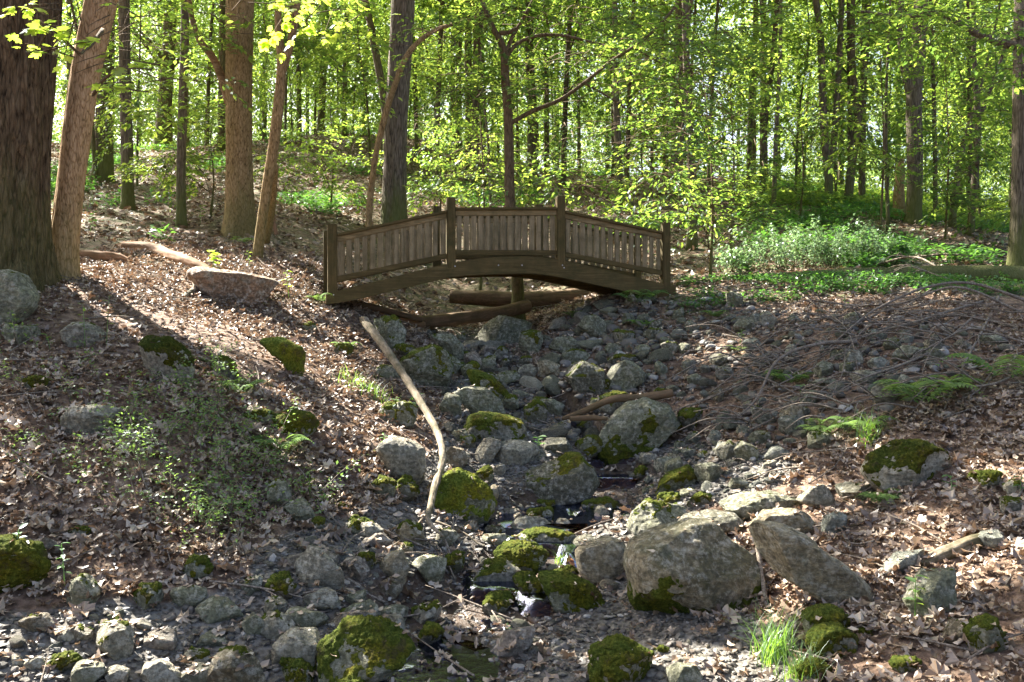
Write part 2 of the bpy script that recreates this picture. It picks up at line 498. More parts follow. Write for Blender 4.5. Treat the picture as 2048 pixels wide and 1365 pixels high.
# stream centre line: photo pixels with depth, and water level
STREAM = np.array([W(*p) for p in [(860, 1420, 3.55), (880, 1300, 4.05), (850, 1230, 4.4), (960, 1190, 4.65), (1080, 1100, 5.3), (1060, 1045, 5.85), (1180, 1010, 6.3),
                                   (1225, 950, 6.85), (1225, 900, 7.3), (1150, 850, 7.8), (1060, 770, 8.5), (930, 700, 9.6), (870, 665, 10.5)]])
STREAM[:, 2] = [-1.56, -1.56, -1.52, -1.52, -1.40, -1.37, -1.37, -1.30, -1.12, -1.02, -.72, -.45, -.3]
SW = np.array([0.2, 0.24, 0.3, 0.34, 0.22, 0.34, 0.36, 0.22, 0.12, 0.1, 0.08, 0.06, 0.06])

def seg_dist(xy):
    """distance to the stream line, water level there, half width there"""
    best = np.full(len(xy), 1e9)
    lvl = np.zeros(len(xy))
    wid = np.zeros(len(xy))
    for i in range(len(STREAM) - 1):
        a, b = STREAM[i], STREAM[i + 1]
        ab = b[:2] - a[:2]
        t = np.clip(((xy - a[:2]) @ ab) / (ab @ ab), 0, 1)
        d = np.sqrt(((xy - a[:2] - t[:, None] * ab) ** 2).sum(1))
        k = d < best
        best[k] = d[k]
        lvl[k] = (a[2] + t * (b[2] - a[2]))[k]
        wid[k] = (SW[i] + t * (SW[i + 1] - SW[i]))[k]
    return best, lvl, wid

def axis_nodes(lo, hi, dense_lo, dense_hi, step, grow):
    a = list(np.arange(dense_lo, dense_hi, step))
    s, v = step, a[-1]
    while v < hi:
        s *= grow
        v += s
        a.append(v)
    s, v = step, a[0]
    pre = []
    while v > lo:
        s *= grow
        v -= s
        pre.append(v)
    return np.array(pre[::-1] + a)
GX = axis_nodes(-150, 150, -4.5, 4.8, 0.04, 1.035)
GY = axis_nodes(-60, 160, 3.0, 12.0, 0.04, 1.035)
gx, gy = np.meshgrid(GX, GY)
gxy = np.stack([gx.ravel(), gy.ravel()], 1)
gz = h_raw(gxy)
r_ = np.sqrt((gxy ** 2).sum(1))
p3 = np.c_[gxy, np.zeros(len(gxy))]
gz += 0.07 * fbm(p3 * 1.1, 3, 5) + 0.035 * fbm(p3 * 5, 3, 9) * np.clip(1.5 - r_ / 30, 0, 1)
gz += 0.35 * fbm(p3 * 0.16, 3, 22) * np.clip((r_ - 12) / 10, 0, 1)
sd, slv, swd = seg_dist(gxy)
near = sd < 1.2
f_ = np.exp(-(sd / (swd + 0.02)) ** 4)
gz = np.where(near, gz * (1 - f_) + np.minimum(gz, slv - 0.045 + 0.02 * fbm(p3 * 9, 2, 3)) * f_, gz)
GZ = gz.reshape(gx.shape)

def H(x, y):
    """terrain height, bilinear"""
    x = np.atleast_1d(np.asarray(x, float))
    y = np.atleast_1d(np.asarray(y, float))
    i = np.clip(np.searchsorted(GX, x) - 1, 0, len(GX) - 2)
    j = np.clip(np.searchsorted(GY, y) - 1, 0, len(GY) - 2)
    tx = np.clip((x - GX[i]) / (GX[i + 1] - GX[i]), 0, 1)
    ty = np.clip((y - GY[j]) / (GY[j + 1] - GY[j]), 0, 1)
    return (GZ[j, i] * (1 - tx) * (1 - ty) + GZ[j, i + 1] * tx * (1 - ty) + GZ[j + 1, i] * (1 - tx) * ty + GZ[j + 1, i + 1] * tx * ty)

def hz(x, y):
    return float(H(x, y)[0])

_ts = np.concatenate([np.arange(2.6, 14, 0.02), np.arange(14, 90, 0.1)])
def G(px, py):
    """where the ray through photo pixel (px,py) meets the ground"""
    X = (px - CX) / F * _ts
    Z = -(py - HY) / F * _ts
    d = Z - H(X, _ts)
    k = np.argmax(d < 0)
    if d[k] >= 0:
        k = len(_ts) - 1
    return np.array([X[k], _ts[k], float(H(X[k], _ts[k])[0])])

def in_poly(pts, poly):
    x, y = pts[:, 0], pts[:, 1]
    ins = np.zeros(len(pts), bool)
    n = len(poly)
    for i in range(n):
        x1, y1 = poly[i]
        x2, y2 = poly[(i + 1) % n]
        c = ((y1 > y) != (y2 > y))
        with np.errstate(divide='ignore', invalid='ignore'):
            c &= x < (x2 - x1) * (y - y1) / (y2 - y1) + x1
        ins ^= c
    return ins

BEDP = [(0, 1235), (250, 1215), (450, 1185), (560, 1090), (640, 1040), (760, 1010), (880, 890), (905, 800), (900, 700), (840, 668), (850, 650), (960, 655), (1040, 720), (1130, 790),
        (1240, 850), (1360, 880), (1480, 890), (1600, 920), (1560, 975), (1440, 1010), (1300, 1060), (1500, 1230), (1590, 1362)]
BED = np.array([G(*p)[:2] for p in BEDP] + [[1.6, 2.4], [-2.6, 2.4], [-2.3, 3.4]])
wob = 0.14 * np.stack([fbm(p3 * 3, 3, 31), fbm(p3 * 3, 3, 41)], 1)
bed_v = in_poly(gxy + wob, BED)
px_v = CX + F * gxy[:, 0] / np.maximum(gxy[:, 1], 0.1)
green_v = np.zeros(len(gxy))
green_v[(gxy[:, 1] > 9.3) & (px_v > 1330)] = 0.8
green_v[(gxy[:, 1] > 12) & (px_v > 420) & (px_v < 1330)] = 0.5
green_v[(gxy[:, 1] > 9.5) & (px_v < 330)] = 0.7
nx, ny = len(GX), len(GY)
idx = np.arange(nx * ny).reshape(ny, nx)
quads = np.stack([idx[:-1, :-1], idx[:-1, 1:], idx[1:, 1:], idx[1:, :-1]], -1).reshape(-1, 4)
ground = mesh_obj('ground', np.c_[gxy, gz], quads, M['ground'])
for nm, arr in (('bed', bed_v.astype(float)), ('green', green_v), ('wet', np.clip(1 - (sd - swd - .05) / .18, 0, 1))):
    at = ground.data.attributes.new(nm, 'FLOAT', 'POINT')
    at.data.foreach_set('value', arr.astype(np.float32))
tag(ground, kind='structure')

def bed_at(xy):
    q = np.c_[xy, np.zeros(len(xy))]
    return in_poly(xy + 0.14 * np.stack([fbm(q * 3, 3, 31), fbm(q * 3, 3, 41)], 1), BED)

# water: a ribbon along the stream line
wv, wf = [], []
cc = np.r_[STREAM]
steps = []
for i in range(len(cc) - 1):
    for t in np.linspace(0, 1, 40, endpoint=False):
        steps.append((cc[i] * (1 - t) + cc[i + 1] * t, SW[i] * (1 - t) + SW[i + 1] * t))
pts = np.array([s_[0] for s_ in steps])
ws = np.array([s_[1] for s_ in steps])
for k in range(3):
    pts[1:-1] = (pts[:-2] + pts[1:-1] * 2 + pts[2:]) / 4
# water level falls in steps: pools and small drops
pts[:, 2] -= 0.012
tan = np.gradient(pts[:, :2], axis=0)
tan /= np.linalg.norm(tan, axis=1)[:, None]
nor = np.c_[-tan[:, 1], tan[:, 0]]
nw = 14
for p, n_, w_ in zip(pts, nor, ws):
    for q in np.linspace(-1, 1, nw):
        zq = (p[2] + .03 * float(vnoise(np.array([[p[0] * 5 + n_[0] * q * 2, p[1] * 5 + n_[1] * q * 2, 1.0]]), 4)[0])) / 0.1
        zq = (math.floor(zq) + min(1, max(0, (zq - math.floor(zq) - .9) / .1))) * 0.1 + .03
        wv.append((p[0] + n_[0] * q * (w_ + 0.03), p[1] + n_[1] * q * (w_ + 0.03), zq))
ii = np.arange(len(pts) * nw).reshape(len(pts), nw)
wf = np.stack([ii[:-1, :-1], ii[:-1, 1:], ii[1:, 1:], ii[1:, :-1]], -1).reshape(-1, 4)
water = mesh_obj('stream_water', np.array(wv), wf, M['water'])
tag(water, kind='structure')

# ------------------------------------------------------------------ footbridge
import bmesh
CB, SB = math.cos(math.radians(14.7)), math.sin(math.radians(14.7))
bridge = empty('footbridge', (-1.775, 9.0, 0.0), math.radians(14.7))
tag(bridge, 'small arched wooden footbridge with slatted railings over the dry stream gully', 'footbridge')
def fu(px, Y0=9.0, X0=-1.775):
    return ((px - CX) * Y0 - F * X0) / (F * CB - (px - CX) * SB)
def fz(px, py):
    return -(py - HY) * (9.0 + SB * fu(px)) / F

def prism(poly, v0, v1):
    """poly: list of (u,z), extruded in v"""
    n = len(poly)
    V = [(u, v0, z) for u, z in poly] + [(u, v1, z) for u, z in poly]
    return V, n
def poly_obj(name, V, faces, mat, parent, bev=0.004):
    bm = bmesh.new()
    vs = [bm.verts.new(v) for v in V]
    for f in faces:
        bm.faces.new([vs[i] for i in f])
    bmesh.ops.recalc_face_normals(bm, faces=bm.faces)
    if bev:
        bmesh.ops.bevel(bm, geom=[e for e in bm.edges if e.calc_face_angle(0) > 0.5], offset=bev, segments=2, affect='EDGES')
    me = bpy.data.meshes.new(name)
    bm.to_mesh(me)
    bm.free()
    me.materials.append(mat)
    o = bpy.data.objects.new(name, me)
    C.objects.link(o)
    o.parent = parent
    return o
BOXF = [(0, 1, 2, 3), (7, 6, 5, 4), (0, 4, 5, 1), (1, 5, 6, 2), (2, 6, 7, 3), (3, 7, 4, 0)]
def beam(name, a, b, v0, v1, h, mat, parent, bev=0.004, verticals=True):
    """box from (u,z_bottom) a to b, thickness h upward, ends vertical"""
    V = [(a[0], v0, a[1]), (b[0], v0, b[1]), (b[0], v1, b[1]), (a[0], v1, a[1]),
         (a[0], v0, a[1] + h), (b[0], v0, b[1] + h), (b[0], v1, b[1] + h), (a[0], v1, a[1] + h)]
    return poly_obj(name, V, BOXF, mat, parent, bev)

topc = [(650, 588), (725, 570), (800, 551), (860, 536), (903, 526), (950, 518), (1000, 514), (1050, 513), (1090, 515), (1123, 520), (1160, 528), (1200, 538), (1270, 554), (1335, 570), (1354, 575)]
botc = [(650, 610), (680, 607), (740, 594), (800, 579), (845, 568), (880, 560), (905, 555), (930, 552), (1000, 549), (1060, 548), (1090, 550), (1130, 557), (1180, 568), (1250, 583), (1310, 599), (1354, 611)]
us = np.linspace(fu(652), fu(1352), 60)
def smooth_curve(pp):
    x = np.array([fu(p[0]) for p in pp])
    z = np.array([fz(*p) for p in pp])
    y = np.interp(us, x, z)
    for _ in range(3):
        y[1:-1] = (y[:-2] + y[1:-1] * 2 + y[2:]) / 4
    return y
ztop, zbot = smooth_curve(topc), smooth_curve(botc)
def stringer(v0, v1):
    bm = bmesh.new()
    rings = []
    for u, zt, zb in zip(us, ztop, zbot):
        rings.append([bm.verts.new(p) for p in ((u, v0, zb), (u, v1, zb), (u, v1, zt), (u, v0, zt))])
    for a, b in zip(rings[:-1], rings[1:]):
        for k in range(4):
            bm.faces.new((a[k], a[(k + 1) % 4], b[(k + 1) % 4], b[k]))
    bm.faces.new(rings[0])
    bm.faces.new(rings[-1][::-1])
    bmesh.ops.recalc_face_normals(bm, faces=bm.faces)
    bmesh.ops.bevel(bm, geom=[e for e in bm.edges if e.calc_face_angle(0) > 0.8], offset=0.005, segments=2, affect='EDGES')
    me = bpy.data.meshes.new('stringer')
    bm.to_mesh(me); bm.free()
    me.materials.append(M['wood_x'])
    o = bpy.data.objects.new('stringer', me)
    C.objects.link(o); o.parent = bridge
    return o
BACK = 0.80
str_f = stringer(0.0, 0.09)
str_b = stringer(BACK, BACK + 0.09)
zt_at = lambda u: float(np.interp(u, us, ztop))
zb_at = lambda u: float(np.interp(u, us, zbot))
# shallow second lamination under the arch, between the stringers: joist planks seen from below
jn = 9
for k in range(jn):
    u = us[3] + (us[-4] - us[3]) * k / (jn - 1)
    beam('joist', (u - 0.02, zt_at(u) - 0.115), (u + 0.02, zt_at(u) - 0.115), 0.092, BACK - 0.002, 0.07, M['wood_y'], bridge)
nd = 34
for k in range(nd):
    ua = us[0] + 0.01 + (us[-1] - us[0] - 0.02) * k / nd
    ub = ua + (us[-1] - us[0]) / nd - 0.008
    beam('deck_plank', (ua, zt_at(ua) - 0.04), (ub, zt_at(ub) - 0.04), 0.093, BACK - 0.003, 0.028, M['wood_y'], bridge, 0.002)

post_px = [(665, 448, 586), (903, 395, 527), (1123, 392, 521), (1334, 445, 572)]
pu = [fu(p[0]) for p in post_px]
for side, v0 in ((0, 0.0), (1, BACK)):
    v1 = v0 + 0.09
    for (px, pt, pb), u in zip(post_px, pu):
        zt = fz(px, pt)
        zb = zt_at(u) - 0.06
        V = [(u - .045, v0 + .003, zb), (u + .045, v0 + .003, zb), (u + .045, v1 - .003, zb), (u - .045, v1 - .003, zb),
             (u - .045, v0 + .003, zt), (u + .045, v0 + .003, zt), (u + .045, v1 - .003, zt), (u - .045, v1 - .003, zt)]
        sh = (0.004, -0.004)[side]
        V = [(a, b - sh if side == 0 else b + .004, c) for a, b, c in V]
        poly_obj('post', V, BOXF, M['wood_z'], bridge, 0.008)
    # rails per bay: (cap top at start, at end), (bottom rail top start, end)
    bays = [((674, 467), (895, 420), (674, 553), (895, 507)), ((911, 415), (1115, 414.5), (911, 500), (1115, 501)), ((1131, 421), (1327, 463), (1131, 504), (1327, 541))]
    nb = (14, 14, 14)
    for i, (ca, cb_, ba, bb) in enumerate(bays):
        ua, ub = pu[i] + 0.046, pu[i + 1] - 0.046
        za, zb = fz(*ca), fz(*cb_)
        beam('rail_cap', (ua, za - 0.028), (ub, zb - 0.028), v0 + 0.0, v1, 0.028, M['wood_x'], bridge, 0.005)
        beam('top_rail', (ua, za - 0.084), (ub, zb - 0.084), v0 + 0.022, v0 + 0.060, 0.0545, M['wood_rail'], bridge)
        la, lb = fz(*ba), fz(*bb)
        beam('bottom_rail', (ua, la - 0.052), (ub, lb - 0.052), v0 + 0.018, v0 + 0.064, 0.052, M['wood_x'], bridge)
        for k in range(nb[i]):
            t = (k + 0.5) / nb[i]
            uc = ua + (ub - ua) * t + random.uniform(-.003, .003); sk = random.uniform(-.004, .004)
            w = 0.0255 + random.uniform(-.002, .003)
            f1 = (uc - w - ua) / (ub - ua); f2 = (uc + w - ua) / (ub - ua)
            zc = lambda f: za - 0.086 + (zb - za) * f
            zl = lambda f: la + 0.002 + (lb - la) * f
            va, vb = v0 + 0.030, v0 + 0.050
            V = [(uc - w, va, zl(f1)), (uc + w, va, zl(f2)), (uc + w, vb, zl(f2)), (uc - w, vb, zl(f1)),
                 (uc - w + sk, va, zc(f1)), (uc + w + sk, va, zc(f2)), (uc + w + sk, vb, zc(f2)), (uc - w + sk, vb, zc(f1))]
            poly_obj('baluster', V, BOXF, M['wood_bal'], bridge, 0.003)
# bolts
mb = NM('zinc_bolt'); M['bolt'] = mb.surf((0.45, 0.42, 0.38), 0.5, None, 0.5)
for px, py in ((667, 590), (910, 533), (997, 531), (1044, 531), (1125, 531), (1128, 536), (1340, 590)):
    bm = bmesh.new()
    bmesh.ops.create_cone(bm, cap_ends=True, segments=8, radius1=0.008, radius2=0.006, depth=0.008)
    me = bpy.data.meshes.new('bolt'); bm.to_mesh(me); bm.free(); me.materials.append(M['bolt'])
    o = bpy.data.objects.new('bolt', me); C.objects.link(o); o.parent = str_f
    o.location = (fu(px), -0.004, fz(px, py)); o.rotation_euler = (math.radians(90), 0, 0)

# ------------------------------------------------------------------ rocks
_ico = {}
def ico(sub):
    if sub not in _ico:
        bm = bmesh.new()
        bmesh.ops.create_icosphere(bm, subdivisions=sub, radius=1)
        v = np.array([x.co[:] for x in bm.verts])
        f = np.array([[q.index for q in x.verts] for x in bm.faces])
        bm.free()
        _ico[sub] = (v / np.linalg.norm(v, axis=1)[:, None], f)
    return _ico[sub]

def vnormals(v, f):
    n = np.cross(v[f[:, 1]] - v[f[:, 0]], v[f[:, 2]] - v[f[:, 0]])
    o = np.zeros_like(v)
    for k in range(3):
        np.add.at(o, f[:, k], n)
    return o / (np.linalg.norm(o, axis=1)[:, None] + 1e-12)

def outline_radius(poly, theta):
    """distance from origin to polygon edge in direction theta (star-shaped)"""
    out = np.full(len(theta), 1e-3)
    d = np.stack([np.cos(theta), np.sin(theta)], 1)
    for i in range(len(poly)):
        a, b = poly[i], poly[(i + 1) % len(poly)]
        e = b - a
        den = d[:, 0] * e[1] - d[:, 1] * e[0]
        den = np.where(np.abs(den) < 1e-9, 1e-9, den)
        t = (a[0] * e[1] - a[1] * e[0]) / den
        u = (a[0] * d[:, 1] - a[1] * d[:, 0]) / den
        ok = (t > 0) & (u >= -1e-3) & (u <= 1 + 1e-3)
        out = np.where(ok & (t > out), t, out)
    return out

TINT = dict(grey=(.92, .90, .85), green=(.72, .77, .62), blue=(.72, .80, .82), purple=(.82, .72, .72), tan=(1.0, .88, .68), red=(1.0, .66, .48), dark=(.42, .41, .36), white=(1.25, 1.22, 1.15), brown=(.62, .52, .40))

def rock_geo(sub, seed, R, D, facets, rough=0.065, boxy=0.8):
    """R: outline radius function of theta or (rx, rz); D: half depth"""
    rg = np.random.default_rng(seed)
    d, f = ico(sub)
    th = np.arctan2(d[:, 2], d[:, 0])
    s = np.sqrt(d[:, 0] ** 2 + d[:, 2] ** 2)
    if callable(R):
        tt = np.linspace(-math.pi, math.pi, 181)
        rr = R(tt)
        for _ in range(2):
            rr = (np.roll(rr, 1) + 2 * rr + np.roll(rr, -1)) / 4
        r = np.interp(th, tt, rr)
    else:
        nk = int(rg.integers(6, 10))
        an = np.sort((np.arange(nk) + rg.uniform(-.32, .32, nk)) / nk * 2 * math.pi)
        ra = rg.uniform(.92, 1.16, nk)
        pol = np.stack([np.cos(an) * ra * R[0], np.sin(an) * ra * R[1]], 1)
        pol -= (pol.max(0) + pol.min(0)) / 2
        pol *= np.array([R[0], R[1]]) * 2 / np.ptp(pol, axis=0)
        tt = np.linspace(-math.pi, math.pi, 181)
        rr = outline_radius(pol, tt)
        if boxy > .9:
            rr = .45 * rr + .55 / ((np.abs(np.cos(tt)) / R[0]) ** 2.2 + (np.abs(np.sin(tt)) / R[1]) ** 2.2) ** (1 / 2.2)
        rr = (np.roll(rr, 1) + 2 * rr + np.roll(rr, -1)) / 4
        r = np.interp(th, tt, rr)
    m = np.mean(r)
    sp = s ** boxy
    v = np.stack([r * np.cos(th) * sp, D * np.sign(d[:, 1]) * np.abs(d[:, 1]) ** 0.85, r * np.sin(th) * sp], 1)
    # facet cuts
    for k in range(facets):
        n = rg.normal(size=3)
        n[1] -= 0.25
        if callable(R):
            n[1] *= 2.2
        n /= np.linalg.norm(n)
        proj = v @ n
        mx = proj.max()
        lim = mx * rg.uniform(0.55, 0.86)
        over = np.maximum(proj - lim, 0)
        v = v - n * (over * 0.96)[:, None]
    sc = max(m, D)
    off = rg.uniform(0, 100, 3)
    n0 = vnormals(v, f)
    v = v + n0 * (sc * rough * 1.3 * fbm(v / sc * 1.7 + off, 3, seed % 97))[:, None]
    rid = 1 - np.abs(fbm(v / sc * np.array([2.2, 2.2, 4.5]) + off, 3, seed % 89)) * 2
    v = v + n0 * (sc * rough * 0.5 * (rid - 0.6))[:, None]
    v = v + n0 * (sc * rough * 0.4 * fbm(v / sc * 9 + off, 3, seed % 83))[:, None]
    return v, f

ROCKS = []
ROCKTOP = []
def moss_pad(v, f, amount, seed, parent, bright=1.0, sc=1.0, name='moss', mdir=1.0):
    n = vnormals(v, f)
    rg = np.random.default_rng(seed + 5)
    amount = amount - .06 if amount < .8 else amount
    off = rg.uniform(0, 50, 3)
    zz = (v[:, 2] - v[:, 2].min()) / (np.ptp(v[:, 2]) + 1e-9)
    mask = mdir * (n[:, 2] * 0.35 + 0.25 * (zz - .5)) + (0.5 * (0.5 - zz) if mdir < 0 else 0) + 0.85 * fbm(v / sc * 2.4 + off, 5, seed % 71, 0.68) + (amount - 0.62) * 1.5
    h = np.clip(mask, -0.3, 0.35)
    t = 0.012 * np.clip(h * 3, -1, 1) + 0.005 * np.clip(h * 5, 0, 1) * (vnoise(v * 60, seed % 61) + vnoise(v * 130, 3))
    keep = (mask[f] > -0.22).all(1)
    if keep.sum() < 8:
        return None
    fk = f[keep]
    used, inv = np.unique(fk, return_inverse=True)
    o = mesh_obj(name, (v + n * t[:, None])[used], inv.reshape(-1, 3), M['moss'], parent)
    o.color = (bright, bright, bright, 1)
    return o

def rock(cx, cy, w, h, label, moss=0.0, tint='grey', out=None, seed=None, facets=None, boxy=0.78, rough=0.065, roll=0, dep=0.75, algae=0.5, name='boulder', group=None, sub=None, sink=0.1, cat=None, bright=1.0, Y=None, lift=0.0, mdir=1.0):
    seed = seed if seed is not None else len(ROCKS) * 17 + 11
    if out is not None:
        o_ = np.array(out, float)
        x0, x1, y0, y1 = o_[:, 0].min(), o_[:, 0].max(), o_[:, 1].min(), o_[:, 1].max()
        cx, cy, w, h = (x0 + x1) / 2, (y0 + y1) / 2, x1 - x0, y1 - y0
    g = G(cx, cy + h * (0.5 - 0.06))
    Y0 = g[1]
    D = dep * 0.5 * math.sqrt(w * h) * Y0 / F * (1.15 if w < 2 * h else 1.3)
    Yc = Y if Y else Y0 + D * (0.5 - sink)
    k = Yc / F
    c = W(cx, cy, Yc)
    if out is not None:
        pol = np.stack([(o_[:, 0] - cx) * k, -(o_[:, 1] - cy) * k], 1)
        R = lambda t: outline_radius(pol, t) * 1.02
    else:
        R = (w / 2 * k * 1.04, h / 2 * k * 1.06)
    px_size = max(w, h)
    if sub is None:
        sub = 6 if px_size > 110 else 5 if px_size > 45 else 4
    if facets is None:
        facets = 7
    v, f = rock_geo(sub, seed, R, D, facets, rough, boxy)
    if roll:
        a = math.radians(roll)
        x, z = v[:, 0].copy(), v[:, 2].copy()
        v[:, 0] = x * math.cos(a) - z * math.sin(a)
        v[:, 2] = x * math.sin(a) + z * math.cos(a)
    v[:, 2] = np.where(v[:, 2] < 0, v[:, 2] * 1.3, v[:, 2])
    ob = mesh_obj(name, v, f, M['rock'])
    ob.location = c + np.array([0, 0, lift])
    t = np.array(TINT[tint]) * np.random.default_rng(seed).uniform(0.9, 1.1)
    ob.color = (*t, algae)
    tag(ob, label, cat or ('boulder' if px_size > 70 else 'rock'), group)
    if moss > 0:
        moss_pad(v, f, moss, seed, ob, bright, max(w, h) / 2 * k, mdir=mdir)
    nn_ = vnormals(v, f)
    upv = np.where(nn_[:, 2] > .7)[0]
    if len(upv):
        for q_ in upv[np.random.default_rng(seed).integers(0, len(upv), 3 if px_size < 80 else 9)]:
            ROCKTOP.append(v[q_] + c + [0, 0, lift + .004])
    ROCKS.append((c, max(w, h) / 2 * k))
    return ob

